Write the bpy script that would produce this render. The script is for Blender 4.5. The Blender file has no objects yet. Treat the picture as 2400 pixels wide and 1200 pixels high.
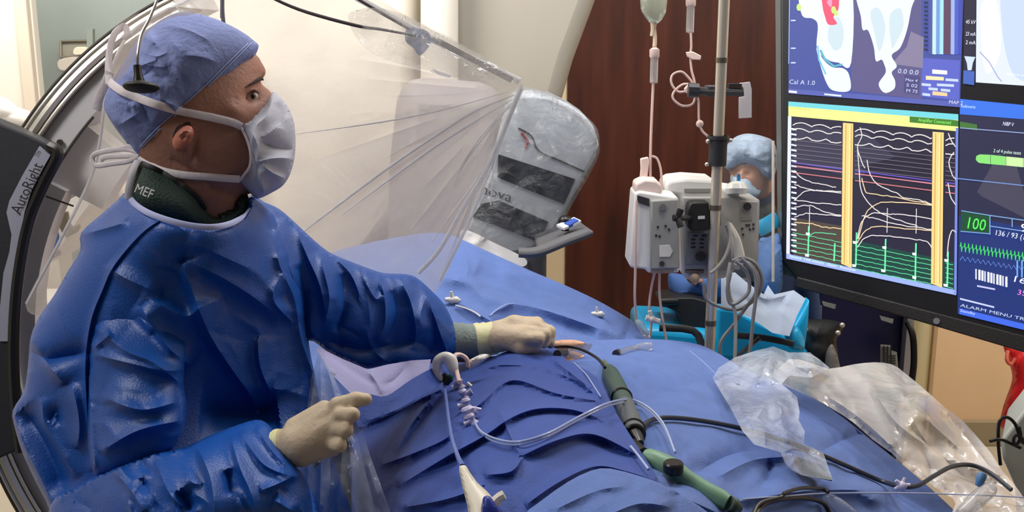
import bpy, math, random
import numpy as np
from mathutils import Vector, Matrix
from mathutils.geometry import delaunay_2d_cdt

# ------------------------------------------------------------------ camera, light, exposure
SC = bpy.context.scene
F = 2400.0; CZ = 1.70; PITCH = math.atan(515 / F)
SP, CP = math.sin(PITCH), math.cos(PITCH)
cd = bpy.data.cameras.new('camera'); cam = bpy.data.objects.new('camera', cd)
SC.collection.objects.link(cam); SC.camera = cam
cam.location = (0, 0, CZ); cam.rotation_euler = (math.pi / 2 - PITCH, 0, 0)
cd.sensor_width = 36; cd.lens = 36; cd.clip_start = 0.05
SC.view_settings.view_transform = 'Standard'; SC.view_settings.look = 'None'
SC.view_settings.exposure = 0.0; SC.view_settings.gamma = 1; SC.view_settings.use_curve_mapping = False
SC.cycles.max_bounces = 8; SC.cycles.transparent_max_bounces = 16; SC.cycles.use_denoising = True
SC.cycles.caustics_reflective = False; SC.cycles.caustics_refractive = False
w = bpy.data.worlds.new('world'); SC.world = w; w.use_nodes = True
w.node_tree.nodes['Background'].inputs[0].default_value = (0.92, 0.95, 1.0, 1)
w.node_tree.nodes['Background'].inputs[1].default_value = 0.09

def area(name, loc, target, size, power, col=(1, 1, 1)):
    l = bpy.data.lights.new(name, 'AREA'); l.shape = 'RECTANGLE'; l.size, l.size_y = size
    l.energy = power; l.color = col
    o = bpy.data.objects.new(name, l); SC.collection.objects.link(o); o.location = loc
    o.rotation_euler = (Vector(target) - Vector(loc)).to_track_quat('-Z', 'Y').to_euler()
    return o
area('ceiling_lamp_main', (0.35, 2.35, 2.95), (0.2, 2.0, 1.0), (0.9, 0.6), 27, (0.97, 0.98, 1.0))
area('fill_light_left', (-1.9, 0.7, 2.75), (-0.85, 1.9, 1.3), (0.5, 0.5), 8, (0.93, 0.95, 1.0))  # added fill from the camera side to light the front of the arch
area('fill_light_arch', (-1.6, 1.35, 2.9), (-0.95, 2.2, 1.35), (0.5, 0.4), 17, (1.0, 0.97, 0.93))  # added fill that brightens the arch and the surgeon's back
area('ceiling_lamp_front_right', (1.5, 1.7, 2.9), (1.0, 2.4, 1.2), (0.6, 0.5), 5, (1.0, 0.97, 0.93))
area('ceiling_lamp_back', (-0.9, 2.7, 2.85), (-0.55, 3.6, 1.4), (0.4, 0.3), 28, (1.0, 0.93, 0.84))
area('fill_light_far_left', (-2.1, 4.0, 2.8), (-2.3, 4.8, 1.4), (0.8, 0.5), 40, (1.0, 0.96, 0.88))  # added fill to keep the far left wall and door bright
area('fill_light_right', (2.2, 2.9, 2.9), (2.2, 4.1, 0.9), (0.8, 0.5), 48, (1.0, 0.95, 0.88))  # added fill for the tan wall section below the monitor

# ------------------------------------------------------------------ helpers
rng = np.random.default_rng(7); R = random.Random(5)
def P(x, y, d):
    u = (x - 1200) / F; v = -(y - 600) / F
    return Vector((u * d, d * (CP + v * SP), CZ + d * (-SP + v * CP)))
def PA(x, y, d):
    u = (x - 1200) / F; v = -(y - 600) / F
    return np.stack([u * d, d * (CP + v * SP), CZ + d * (-SP + v * CP)], -1)
def DZ(x, y, z): return (CZ - z) / (SP + (y - 600) / F * CP)      # depth where a sight line meets height z
def PZ(x, y, z): return P(x, y, DZ(x, y, z))
def S(px, d): return px * d / F
FWD = Vector((0, CP, -SP)); CAMP = Vector((0, 0, CZ))
def lin(c): c /= 255.0; return c / 12.92 if c <= .04045 else ((c + .055) / 1.055) ** 2.4
def rgb(c): return (lin(c[0]), lin(c[1]), lin(c[2]), 1)

MATS = {}
def mat(name, col, rough=.6, metal=0, spec=.5, bump=0, bscale=60, var=0, vscale=6, alpha=1, emit=0, trans=0, sheen=0, coat=0, stretch=None, col2=None, transl=0):
    if name in MATS: return MATS[name]
    m = bpy.data.materials.new(name); m.use_nodes = True; nt = m.node_tree; N = nt.nodes; L = nt.links
    b = N['Principled BSDF']; b.inputs['Base Color'].default_value = rgb(col)
    b.inputs['Roughness'].default_value = rough; b.inputs['Metallic'].default_value = metal
    b.inputs['Specular IOR Level'].default_value = spec
    b.inputs['Sheen Weight'].default_value = sheen; b.inputs['Coat Weight'].default_value = coat
    if trans: b.inputs['Transmission Weight'].default_value = trans
    if emit:
        b.inputs['Emission Color'].default_value = rgb(col); b.inputs['Emission Strength'].default_value = emit
        b.inputs['Base Color'].default_value = (0.01, 0.01, 0.01, 1)
    tc = N.new('ShaderNodeTexCoord'); co = tc.outputs['Object']
    if stretch:
        mp = N.new('ShaderNodeMapping'); mp.inputs['Scale'].default_value = stretch
        L.new(co, mp.inputs['Vector']); co = mp.outputs['Vector']
    if not emit:
        n = N.new('ShaderNodeTexNoise'); n.inputs['Scale'].default_value = vscale; n.inputs['Detail'].default_value = 6
        L.new(co, n.inputs['Vector'])
        r = N.new('ShaderNodeValToRGB'); L.new(n.outputs['Fac'], r.inputs['Fac'])
        v = max(var, .015); a = rgb(col); c2 = rgb(col2) if col2 else None
        r.color_ramp.elements[0].position = .3; r.color_ramp.elements[1].position = .7
        r.color_ramp.elements[0].color = tuple(k * (1 - v) for k in a[:3]) + (1,)
        r.color_ramp.elements[1].color = c2 if c2 else tuple(min(1, k * (1 + v)) for k in a[:3]) + (1,)
        L.new(r.outputs['Color'], b.inputs['Base Color'])
    if bump:
        n2 = N.new('ShaderNodeTexNoise'); n2.inputs['Scale'].default_value = bscale; n2.inputs['Detail'].default_value = 4
        L.new(co, n2.inputs['Vector'])
        bp = N.new('ShaderNodeBump'); bp.inputs['Strength'].default_value = bump; bp.inputs['Distance'].default_value = .004
        L.new(n2.outputs['Fac'], bp.inputs['Height']); L.new(bp.outputs['Normal'], b.inputs['Normal'])
    if transl:
        tl = N.new('ShaderNodeBsdfTranslucent'); tl.inputs[0].default_value = rgb(col)
        mx = N.new('ShaderNodeMixShader'); mx.inputs[0].default_value = transl
        L.new(b.outputs[0], mx.inputs[1]); L.new(tl.outputs[0], mx.inputs[2])
        L.new(mx.outputs[0], N['Material Output'].inputs['Surface'])
    MATS[name] = m; return m

def film(name, col, haze=.4, rough=.2, bump=.3, bscale=14, spec=.6, transl=.5, hvar=.3, hscale=5):
    """clear / milky plastic film: see-through, with a scattering share that varies a little over the sheet"""
    m = bpy.data.materials.new(name); m.use_nodes = True; nt = m.node_tree; N = nt.nodes; L = nt.links
    b = N['Principled BSDF']; b.inputs['Base Color'].default_value = rgb(col); b.inputs['Roughness'].default_value = rough
    b.inputs['Specular IOR Level'].default_value = spec
    tl = N.new('ShaderNodeBsdfTranslucent'); tl.inputs[0].default_value = rgb(col)
    tr = N.new('ShaderNodeBsdfTransparent')
    gl = N.new('ShaderNodeBsdfGlossy'); gl.inputs['Roughness'].default_value = rough
    tc = N.new('ShaderNodeTexCoord')
    n = N.new('ShaderNodeTexNoise'); n.inputs['Scale'].default_value = hscale; n.inputs['Detail'].default_value = 5
    L.new(tc.outputs['Object'], n.inputs['Vector'])
    mr = N.new('ShaderNodeMapRange'); mr.inputs[1].default_value = .35; mr.inputs[2].default_value = .65
    mr.inputs[3].default_value = max(0, haze - hvar * haze); mr.inputs[4].default_value = min(1, haze + hvar * haze)
    L.new(n.outputs['Fac'], mr.inputs[0])
    n2 = N.new('ShaderNodeTexNoise'); n2.inputs['Scale'].default_value = bscale; n2.inputs['Detail'].default_value = 5
    n2.inputs['Distortion'].default_value = 1.0
    L.new(tc.outputs['Object'], n2.inputs['Vector'])
    bp = N.new('ShaderNodeBump'); bp.inputs['Strength'].default_value = bump; bp.inputs['Distance'].default_value = .02
    L.new(n2.outputs['Fac'], bp.inputs['Height'])
    L.new(bp.outputs['Normal'], b.inputs['Normal']); L.new(bp.outputs['Normal'], gl.inputs['Normal'])
    m1 = N.new('ShaderNodeMixShader'); m1.inputs[0].default_value = transl; L.new(b.outputs[0], m1.inputs[1]); L.new(tl.outputs[0], m1.inputs[2])
    m2 = N.new('ShaderNodeMixShader'); L.new(mr.outputs[0], m2.inputs[0]); L.new(tr.outputs[0], m2.inputs[1]); L.new(m1.outputs[0], m2.inputs[2])
    lw = N.new('ShaderNodeLayerWeight'); lw.inputs[0].default_value = .25; L.new(bp.outputs['Normal'], lw.inputs['Normal'])
    ml = N.new('ShaderNodeMath'); ml.operation = 'MULTIPLY'; ml.inputs[1].default_value = .6; L.new(lw.outputs['Fresnel'], ml.inputs[0])
    m3 = N.new('ShaderNodeMixShader'); L.new(ml.outputs[0], m3.inputs[0]); L.new(m2.outputs[0], m3.inputs[1]); L.new(gl.outputs[0], m3.inputs[2])
    L.new(m3.outputs[0], N['Material Output'].inputs['Surface'])
    MATS[name] = m; return m

def empty(name, loc, label=None, cat=None, group=None):
    o = bpy.data.objects.new(name, None); SC.collection.objects.link(o); o.location = loc; o.empty_display_size = .05
    o['wl'] = list(loc)
    if label: o['label'] = label; o['category'] = cat
    if group: o['group'] = group
    return o
def tag(o, label=None, cat=None, group=None, kind=None):
    if label: o['label'] = label
    if cat: o['category'] = cat
    if group: o['group'] = group
    if kind: o['kind'] = kind
    return o
def wl(o): return Vector(o['wl'])

def catmull(pts, n=8, closed=False):
    p = np.array([tuple(q) for q in pts], float); m = len(p); out = []
    if m < 3 and not closed: return np.stack([p[0] + (p[-1] - p[0]) * t for t in np.linspace(0, 1, n + 1)])
    rngi = range(m if closed else m - 1)
    for i in rngi:
        if closed: a, b, c, d = p[(i - 1) % m], p[i], p[(i + 1) % m], p[(i + 2) % m]
        else: a, b, c, d = p[max(i - 1, 0)], p[i], p[i + 1], p[min(i + 2, m - 1)]
        for k in range(n):
            t = k / n
            out.append(.5 * ((2 * b) + (-a + c) * t + (2 * a - 5 * b + 4 * c - d) * t * t + (-a + 3 * b - 3 * c + d) * t ** 3))
    if not closed: out.append(p[-1])
    return np.array(out)

class MB:
    def __init__(s): s.v = []; s.f = []; s.mi = []; s.mats = []
    def add(s, vs, fs, m):
        if m not in s.mats: s.mats.append(m)
        k = s.mats.index(m); o = len(s.v)
        s.v.extend([tuple(q) for q in vs]); s.f.extend([tuple(i + o for i in f) for f in fs]); s.mi.extend([k] * len(fs)); return s
    def prism(s, poly, ext, m):
        n = len(poly); a = [Vector(p) for p in poly]; e = Vector(ext); b = [p + e for p in a]
        s.add(a + b, [tuple(range(n)), tuple(range(2 * n - 1, n - 1, -1))] + [(i, i + n, (i + 1) % n + n, (i + 1) % n) for i in range(n)], m); return s
    def pp(s, px, d, t, m, yaw=0, smooth=0):
        """a solid with a front face seen at these pixels at depth d, running back t metres"""
        if smooth: px = catmull(px, smooth, True)
        e = Vector((math.sin(yaw) * t, math.cos(yaw) * t, 0))
        return s.prism([P(x, y, d(x, y) if callable(d) else d) for x, y in px], e, m)
    def box(s, c, size, m, rz=0, rx=0, ry=0):
        M = Matrix.Rotation(rz, 3, 'Z') @ Matrix.Rotation(ry, 3, 'Y') @ Matrix.Rotation(rx, 3, 'X'); h = Vector(size) / 2
        q = [(-1,-1,-1),(1,-1,-1),(1,1,-1),(-1,1,-1),(-1,-1,1),(1,-1,1),(1,1,1),(-1,1,1)]
        vs = [Vector(c) + M @ Vector((a * h.x, b * h.y, k * h.z)) for a, b, k in q]
        s.add(vs, [(0,3,2,1),(4,5,6,7),(0,1,5,4),(1,2,6,5),(2,3,7,6),(3,0,4,7)], m); return s
    def sweep(s, pts, wd, th=None, m=None, nrm=None, seg=8, sm=6, closed=False, cap=True):
        """round or flat section swept along a curve; wd/th half sizes (number or list per control point)"""
        n0 = len(pts)
        q = catmull(pts, sm, closed) if sm else np.array([tuple(a) for a in pts], float)
        n = len(q); tt = np.linspace(0, 1, n)
        def arr(k): return np.full(n, k) if np.isscalar(k) else np.interp(tt, np.linspace(0, 1, len(k)), k)
        W = arr(wd); H = W if th is None else arr(th)
        T = np.gradient(q, axis=0) if not closed else (np.roll(q, -1, 0) - np.roll(q, 1, 0))
        T /= np.linalg.norm(T, axis=1)[:, None] + 1e-12
        vs = []; prev = None
        for i in range(n):
            t = Vector(T[i])
            if nrm is not None: g = Vector(nrm) if not callable(nrm) else nrm(q[i])
            else: g = prev if prev is not None else (Vector((0, 0, 1)) if abs(t.z) < .9 else Vector((1, 0, 0)))
            g = g - t * g.dot(t)
            if g.length < 1e-6: g = t.orthogonal()
            g.normalize(); prev = g; b = t.cross(g)
            for k in range(seg):
                a = 2 * math.pi * k / seg
                vs.append(Vector(q[i]) + b * (W[i] * math.cos(a)) + g * (H[i] * math.sin(a)))
        fs = []
        for i in range(n if closed else n - 1):
            j = (i + 1) % n
            for k in range(seg):
                fs.append((i * seg + k, j * seg + k, j * seg + (k + 1) % seg, i * seg + (k + 1) % seg))
        if not closed and cap: fs += [tuple(range(seg)), tuple(range(n * seg - 1, (n - 1) * seg - 1, -1))]
        s.add(vs, fs, m); return s
    def lathe(s, a, b, prof, m, seg=20):
        """turned solid: prof = (fraction along a-b, radius)"""
        a = Vector(a); b = Vector(b); ax = (b - a); t = ax.normalized(); g = t.orthogonal().normalized(); h = t.cross(g); vs = []
        for f, r in prof:
            for k in range(seg):
                an = 2 * math.pi * k / seg; vs.append(a + ax * f + (g * math.cos(an) + h * math.sin(an)) * max(r, 1e-5))
        n = len(prof); fs = [(i * seg + k, i * seg + (k + 1) % seg, (i + 1) * seg + (k + 1) % seg, (i + 1) * seg + k) for i in range(n - 1) for k in range(seg)]
        fs += [tuple(range(seg - 1, -1, -1)), tuple(range((n - 1) * seg, n * seg))]
        s.add(vs, fs, m); return s
    def cyl(s, a, b, r, m, r2=None, seg=20): return s.lathe(a, b, [(0, r), (1, r if r2 is None else r2)], m, seg)
    def ball(s, c, r, m, sc=(1, 1, 1), seg=16, ring=10, rot=None):
        vs = []; M = rot or Matrix.Identity(3)
        for i in range(ring + 1):
            th = math.pi * i / ring
            for k in range(seg):
                a = 2 * math.pi * k / seg
                vs.append(Vector(c) + M @ Vector((r * sc[0] * math.sin(th) * math.cos(a), r * sc[1] * math.sin(th) * math.sin(a), r * sc[2] * math.cos(th))))
        fs = [(i * seg + k, (i + 1) * seg + k, (i + 1) * seg + (k + 1) % seg, i * seg + (k + 1) % seg) for i in range(ring) for k in range(seg)]
        s.add(vs, fs, m); return s
    def build(s, name, parent=None, smooth=True, bevel=0, label=None, cat=None, group=None, kind=None, angle=35):
        v = np.array(s.v, float)
        if parent is not None: o0 = wl(parent)
        else: o0 = Vector(((v[:, 0].min() + v[:, 0].max()) / 2, (v[:, 1].min() + v[:, 1].max()) / 2, v[:, 2].min()))
        me = bpy.data.meshes.new(name); me.from_pydata((v - np.array(o0)).tolist(), [], s.f)
        for m in s.mats: me.materials.append(m)
        me.polygons.foreach_set('material_index', s.mi)
        me.validate()
        o = bpy.data.objects.new(name, me); SC.collection.objects.link(o); o['wl'] = list(o0)
        if parent is not None: o.parent = parent
        else: o.location = o0
        import bmesh
        bm = bmesh.new(); bm.from_mesh(me); bmesh.ops.recalc_face_normals(bm, faces=bm.faces[:]); bm.to_mesh(me); bm.free()
        if smooth:
            me.polygons.foreach_set('use_smooth', [True] * len(me.polygons))
            try: me.set_sharp_from_angle(angle=math.radians(angle))
            except Exception: pass
        if bevel:
            md = o.modifiers.new('bevel', 'BEVEL'); md.width = bevel; md.segments = 3; md.limit_method = 'ANGLE'; md.angle_limit = math.radians(40)
        return tag(o, label, cat, group, kind)

def thing(name, loc, label, cat, group=None): return empty(name, loc, label, cat, group)

# ---- surfaces through given points
class TPS:
    def __init__(s, ctr):
        c = np.array(ctr, float); s.c = c[:, :2] / 1000; n = len(c)
        K = s.k(s.c, s.c) + np.eye(n) * 1e-6; Pm = np.hstack([np.ones((n, 1)), s.c])
        A = np.vstack([np.hstack([K, Pm]), np.hstack([Pm.T, np.zeros((3, 3))])])
        s.w = np.linalg.lstsq(A, np.concatenate([c[:, 2], np.zeros(3)]), rcond=None)[0]
    def k(s, a, b):
        r2 = ((a[:, None] - b[None]) ** 2).sum(-1); return .5 * r2 * np.log(r2 + 1e-12)
    def __call__(s, x, y):
        x = np.atleast_1d(np.asarray(x, float)); y = np.atleast_1d(np.asarray(y, float)); q = np.stack([x, y], -1) / 1000
        r = s.k(q, s.c) @ s.w[:-3] + s.w[-3] + q @ s.w[-2:]
        return r if len(r) > 1 else float(r[0])
def depth_fn(c):
    if callable(c): return c
    if np.isscalar(c): return lambda x, y: np.full(np.shape(x), float(c)) if np.ndim(x) else float(c)
    if len(c) < 3: raise ValueError
    return TPS(c)
def zfn(ctr):
    """surface given by heights: control (x, y, z)"""
    t = TPS(ctr); return lambda x, y: DZ(x, np.asarray(y, float), t(x, y))

def seg_dist(q, pts):
    """distance, side and position along a polyline"""
    best = np.full(len(q), 1e9); side = np.ones(len(q)); pos = np.zeros(len(q))
    pts = np.array(pts, float); L = np.linalg.norm(np.diff(pts, axis=0), axis=1); cum = np.concatenate([[0], np.cumsum(L)]); tot = cum[-1]
    for i in range(len(pts) - 1):
        a, b = pts[i], pts[i + 1]; ab = b - a; t = np.clip(((q - a) @ ab) / (ab @ ab + 1e-9), 0, 1)
        r = q - (a + t[:, None] * ab); d = np.hypot(r[:, 0], r[:, 1]); m = d < best
        best[m] = d[m]; side[m] = np.sign(ab[0] * r[m, 1] - ab[1] * r[m, 0]); pos[m] = (cum[i] + t[m] * L[i]) / (tot + 1e-9)
    return best, side, pos
def folds_disp(q, folds):
    out = np.zeros(len(q))
    for f in folds:
        pts, h, wa, wb = f[0], f[1], f[2], (f[3] if len(f) > 3 else f[2]); tp = f[4] if len(f) > 4 else .25
        p = catmull(pts, 4) if len(pts) > 2 else np.array(pts, float)
        lo, hi = p.min(0) - 4 * max(wa, wb), p.max(0) + 4 * max(wa, wb)
        m = ((q > lo) & (q < hi)).all(1)
        if not m.any(): continue
        d, sd, t = seg_dist(q[m], p); ww = np.where(sd > 0, wa, wb)
        tap = np.clip(np.minimum(t, 1 - t) / tp, 0, 1) if tp > 0 else 1
        tap = np.where(np.ones_like(t) > 0, np.sqrt(np.clip(tap, 0, 1)) if tp > 0 else 1., 1.)
        out[m] += h * np.exp(-(d / ww) ** 1.25) * tap
    return out
def fx(l, fh=1.4, fw=1.35): return [(f[0], f[1] * fh, f[2] * fw) + ((f[3] * fw,) if len(f) > 3 else ()) + tuple(f[4:]) for f in l]
def rand_folds(n, box, ang, spread, length, h, w, seed, bend=.2):
    r = random.Random(seed); out = []
    for _ in range(n):
        x, y = r.uniform(box[0], box[2]), r.uniform(box[1], box[3]); a = math.radians(ang + r.gauss(0, spread)); l = r.uniform(.5, 1.3) * length
        nx, ny = -math.sin(a), math.cos(a); b = r.uniform(-bend, bend) * l
        pts = [(x - math.cos(a) * l / 2, y - math.sin(a) * l / 2), (x + nx * b, y + ny * b), (x + math.cos(a) * l / 2, y + math.sin(a) * l / 2)]
        ww = w * r.uniform(.6, 1.5); out.append((pts, h * r.choice([-1, 1, 1]) * r.uniform(.4, 1.2), ww, ww * r.uniform(.4, 2.2), .45))
    return out

def limf(folds, lim, d=1.6):
    """keep every fold's flanks no steeper than cloth can stand"""
    out = []
    for f in folds:
        wa = f[2]; wb = f[3] if len(f) > 3 else wa; mx = lim * min(1.5 * min(wa, wb), .8 * max(wa, wb)) * d / F
        out.append((f[0], max(-mx, min(mx, f[1])), wa, wb, f[4] if len(f) > 4 else .25))
    return out
def tri(outline, step, smooth=4, sharp=False, folds=()):
    o = np.array(outline, float) if sharp else catmull(outline, smooth, True)
    b = []
    for i in range(len(o)):
        a, c = o[i], o[(i + 1) % len(o)]; n = max(1, int(round(np.linalg.norm(c - a) / step)))
        for k in range(n): b.append(a + (c - a) * k / n)
    b = np.array(b); lo, hi = b.min(0), b.max(0)
    gx, gy = np.meshgrid(np.arange(lo[0], hi[0], step), np.arange(lo[1], hi[1], step * .87)); gx = gx + (np.arange(gx.shape[0])[:, None] % 2) * step * .5
    g = np.stack([gx.ravel(), gy.ravel()], -1)
    ring = np.vstack([b, b[:1]]); ins = inside(g, b); g = g[ins]; d, _, _ = seg_dist(g, ring); g = g[d > step * .55]
    fp = []; fe = []
    for f in folds:
        if abs(f[1]) < .004: continue
        p = catmull(f[0], 6) if len(f[0]) > 2 else np.array(f[0], float)
        L = np.concatenate([[0], np.cumsum(np.linalg.norm(np.diff(p, axis=0), axis=1))]); n = max(2, int(L[-1] / step) + 1); t = np.linspace(0, L[-1], n)
        q = np.stack([np.interp(t, L, p[:, 0]), np.interp(t, L, p[:, 1])], -1)
        m = inside(q, b); dd, _, _ = seg_dist(q, ring); m &= dd > step * .6
        if len(fp): 
            al = np.array(fp); m &= np.array([np.hypot(*(al - z).T).min() > step * .45 for z in q])
        q0 = len(fp); pr = -1
        for z, ok in zip(q, m):
            if ok:
                fp.append(z)
                if pr >= 0: fe.append((pr, len(fp) - 1))
                pr = len(fp) - 1
            else: pr = -1
    nb = len(b)
    if fp:
        fpa = np.array(fp); keep = np.ones(len(g), bool)
        for z in fpa: keep &= np.abs(g - z).sum(1) > step * .62
        g = g[keep]; allp = np.vstack([b, fpa, g])
    else: allp = np.vstack([b, g])
    vs, es, fs, ov, oe, of = delaunay_2d_cdt([Vector((float(x), float(y))) for x, y in allp], [(i, (i + 1) % nb) for i in range(nb)] + [(a + nb, c + nb) for a, c in fe], [], 1, 1e-4)
    v = np.array([tuple(q) for q in vs]); isb = np.array([any(k < nb for k in a) for a in ov])
    return v, [tuple(f) for f in fs], isb, b
def inside(q, poly):
    c = np.zeros(len(q), bool); x, y = q[:, 0], q[:, 1]; n = len(poly); j = n - 1
    for i in range(n):
        xi, yi = poly[i]; xj, yj = poly[j]
        if yi != yj: c ^= ((yi > y) != (yj > y)) & (x < (xj - xi) * (y - yi) / (yj - yi) + xi)
        j = i
    return c
def poisson(b, st=12, it=1500):
    lo, hi = b.min(0) - st * 2, b.max(0) + st * 2
    xs = np.arange(lo[0], hi[0], st); ys = np.arange(lo[1], hi[1], st); gx, gy = np.meshgrid(xs, ys)
    m = inside(np.stack([gx.ravel(), gy.ravel()], -1), b).reshape(gx.shape); h = np.zeros(gx.shape)
    for _ in range(it):
        n = .25 * (np.roll(h, 1, 0) + np.roll(h, -1, 0) + np.roll(h, 1, 1) + np.roll(h, -1, 1)) + .25; h = np.where(m, n, 0)
    def f(x, y):
        fx = np.clip((np.asarray(x) - lo[0]) / st, 0, len(xs) - 1.001); fy = np.clip((np.asarray(y) - lo[1]) / st, 0, len(ys) - 1.001)
        i = fx.astype(int); j = fy.astype(int); a = fx - i; c = fy - j
        return h[j, i] * (1 - a) * (1 - c) + h[j, i + 1] * a * (1 - c) + h[j + 1, i] * (1 - a) * c + h[j + 1, i + 1] * a * c
    return f, h.max()

def sheet(mb, outline, ctr, m, step=12, folds=(), sharp=False, thick=.0015, smooth=4, lim=1.0, ins=20):
    """cloth / film: a thin shell with two faces over a smooth surface, folds raised out of it"""
    folds = limf(folds, lim); df = depth_fn(ctr); v, fs, isb, b = tri(outline, step, smooth, sharp, folds[:ins])
    def front(x, y):
        q = np.stack([np.atleast_1d(np.asarray(x, float)), np.atleast_1d(np.asarray(y, float))], -1)
        d = np.atleast_1d(df(q[:, 0], q[:, 1])) - folds_disp(q, folds); return d
    d = front(v[:, 0], v[:, 1]); top = PA(v[:, 0], v[:, 1], d)
    if thick:
        bot = PA(v[:, 0], v[:, 1], d + thick); n = len(v)
        cnt = {}
        for f in fs:
            for i in range(len(f)):
                e = (f[i], f[(i + 1) % len(f)]); k = (min(e), max(e)); cnt.setdefault(k, []).append(e)
        sd = [(e[0][0], e[0][0] + n, e[0][1] + n, e[0][1]) for e in cnt.values() if len(e) == 1]
        mb.add(np.vstack([top, bot]), fs + [tuple(i + n for i in reversed(f)) for f in fs] + sd, m)
    else: mb.add(top, fs, m)
    return lambda x, y: (front(x, y) if np.ndim(x) else float(front(x, y)[0]))

def inflate(mb, outline, ctr, T, m, step=8, folds=(), bumps=(), sharp=False, smooth=4, power=.5, backf=1.0, mirror=False, st=12, lim=1.5):
    """a full body with this silhouette: rounded to front and back by the local width"""
    folds = limf(folds, lim); df = depth_fn(ctr); v, fs, isb, b = tri(outline, step, smooth, sharp, folds); hf, hm = poisson(b, st)
    def prof(x, y): return T * np.clip(hf(x, y) / hm, 0, 1) ** power
    def disp(q):
        o = folds_disp(q, folds)
        for (x, y, rx, ry, an, h) in bumps:
            a = math.radians(an); dx, dy = q[:, 0] - x, q[:, 1] - y
            u = (dx * math.cos(a) + dy * math.sin(a)) / rx; w_ = (-dx * math.sin(a) + dy * math.cos(a)) / ry
            o += h * np.exp(-(u * u + w_ * w_))
        return o
    def front(x, y):
        q = np.stack([np.atleast_1d(np.asarray(x, float)), np.atleast_1d(np.asarray(y, float))], -1)
        return np.atleast_1d(df(q[:, 0], q[:, 1])) - prof(q[:, 0], q[:, 1]) - disp(q)
    x, y = v[:, 0], v[:, 1]; d0 = np.atleast_1d(df(x, y)); t = prof(x, y); t[isb] = 0; dsp = disp(v)
    fr = d0 - t - dsp; fr[isb] = d0[isb]; ft = PA(x, y, fr)
    fr2 = d0 + t * backf + (dsp if mirror else 0); n = len(v)
    idx = np.where(isb, np.arange(n), np.arange(n) + n)
    bk = PA(x, y, np.where(isb, fr, fr2))
    mb.add(np.vstack([ft, bk]), fs + [tuple(int(idx[i]) for i in reversed(f)) for f in fs], m)
    return lambda x, y: (front(x, y) if np.ndim(x) else float(front(x, y)[0]))

def sdf(mb, caps, m, k=.008, vox=.0025, plane=None, noise=None):
    """one continuous skin over tapered bones (a, b, ra, rb)"""
    A = np.array([tuple(c[0]) for c in caps]); B = np.array([tuple(c[1]) for c in caps]); rm = max(max(c[2], c[3]) for c in caps)
    lo = np.minimum(A.min(0), B.min(0)) - rm * 1.3; hi = np.maximum(A.max(0), B.max(0)) + rm * 1.3
    ax = [np.arange(lo[i], hi[i] + vox, vox) for i in range(3)]; G = np.stack(np.meshgrid(*ax, indexing='ij'), -1)
    f = np.full(G.shape[:3], 1e3)
    for a, b, ra, rb in caps:
        a = np.array(tuple(a)); b = np.array(tuple(b)); ab = b - a; t = np.clip(((G - a) @ ab) / (ab @ ab + 1e-12), 0, 1)
        d = np.linalg.norm(G - a - t[..., None] * ab, axis=-1) - (ra + (rb - ra) * t)
        h = np.clip(.5 + .5 * (f - d) / k, 0, 1); f = f * (1 - h) + d * h - k * h * (1 - h)
    if plane is not None:
        n_, p_ = plane; f = np.maximum(f, (G - np.array(tuple(p_))) @ np.array(tuple(n_)))
    ins = f < 0; sh = np.array(f.shape) - 1; sm = np.zeros(tuple(sh) + (3,)); ct = np.zeros(tuple(sh))
    for axn in range(3):
        o1 = [k2 for k2 in range(3) if k2 != axn]
        for p in (0, 1):
            for q in (0, 1):
                off = [0, 0, 0]; off[o1[0]] = p; off[o1[1]] = q; off2 = list(off); off2[axn] = 1
                s0 = tuple(slice(off[i], off[i] + sh[i]) for i in range(3)); s1 = tuple(slice(off2[i], off2[i] + sh[i]) for i in range(3))
                f0, f1 = f[s0], f[s1]; c = (f0 < 0) != (f1 < 0); t = np.where(c, f0 / (f0 - f1 + 1e-12 * (f0 == f1)), 0)
                v = np.zeros(tuple(sh) + (3,)); v[..., o1[0]] = p; v[..., o1[1]] = q; v[..., axn] = t; sm += v * c[..., None]; ct += c
    act = ct > 0; idx = -np.ones(tuple(sh), int); idx[act] = np.arange(act.sum())
    ii = np.argwhere(act); vs = (ii + sm[act] / ct[act][:, None]) * vox + lo; fs = []
    for axn in range(3):
        u, w_ = [k2 for k2 in range(3) if k2 != axn]
        s0 = [slice(1, -1)] * 3; s1 = [slice(1, -1)] * 3; s0[axn] = slice(0, sh[axn]); s1[axn] = slice(1, sh[axn] + 1)
        c = np.argwhere(ins[tuple(s0)] != ins[tuple(s1)]); base = c.copy(); base[:, u] += 1; base[:, w_] += 1
        def g(du, dw):
            r = base.copy(); r[:, u] -= du; r[:, w_] -= dw; return idx[r[:, 0], r[:, 1], r[:, 2]]
        quad = np.stack([g(1, 1), g(0, 1), g(0, 0), g(1, 0)], -1); quad = quad[(quad >= 0).all(1)]; fs += quad.tolist()
    mb.add(vs, [tuple(q) for q in fs], m)

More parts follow.
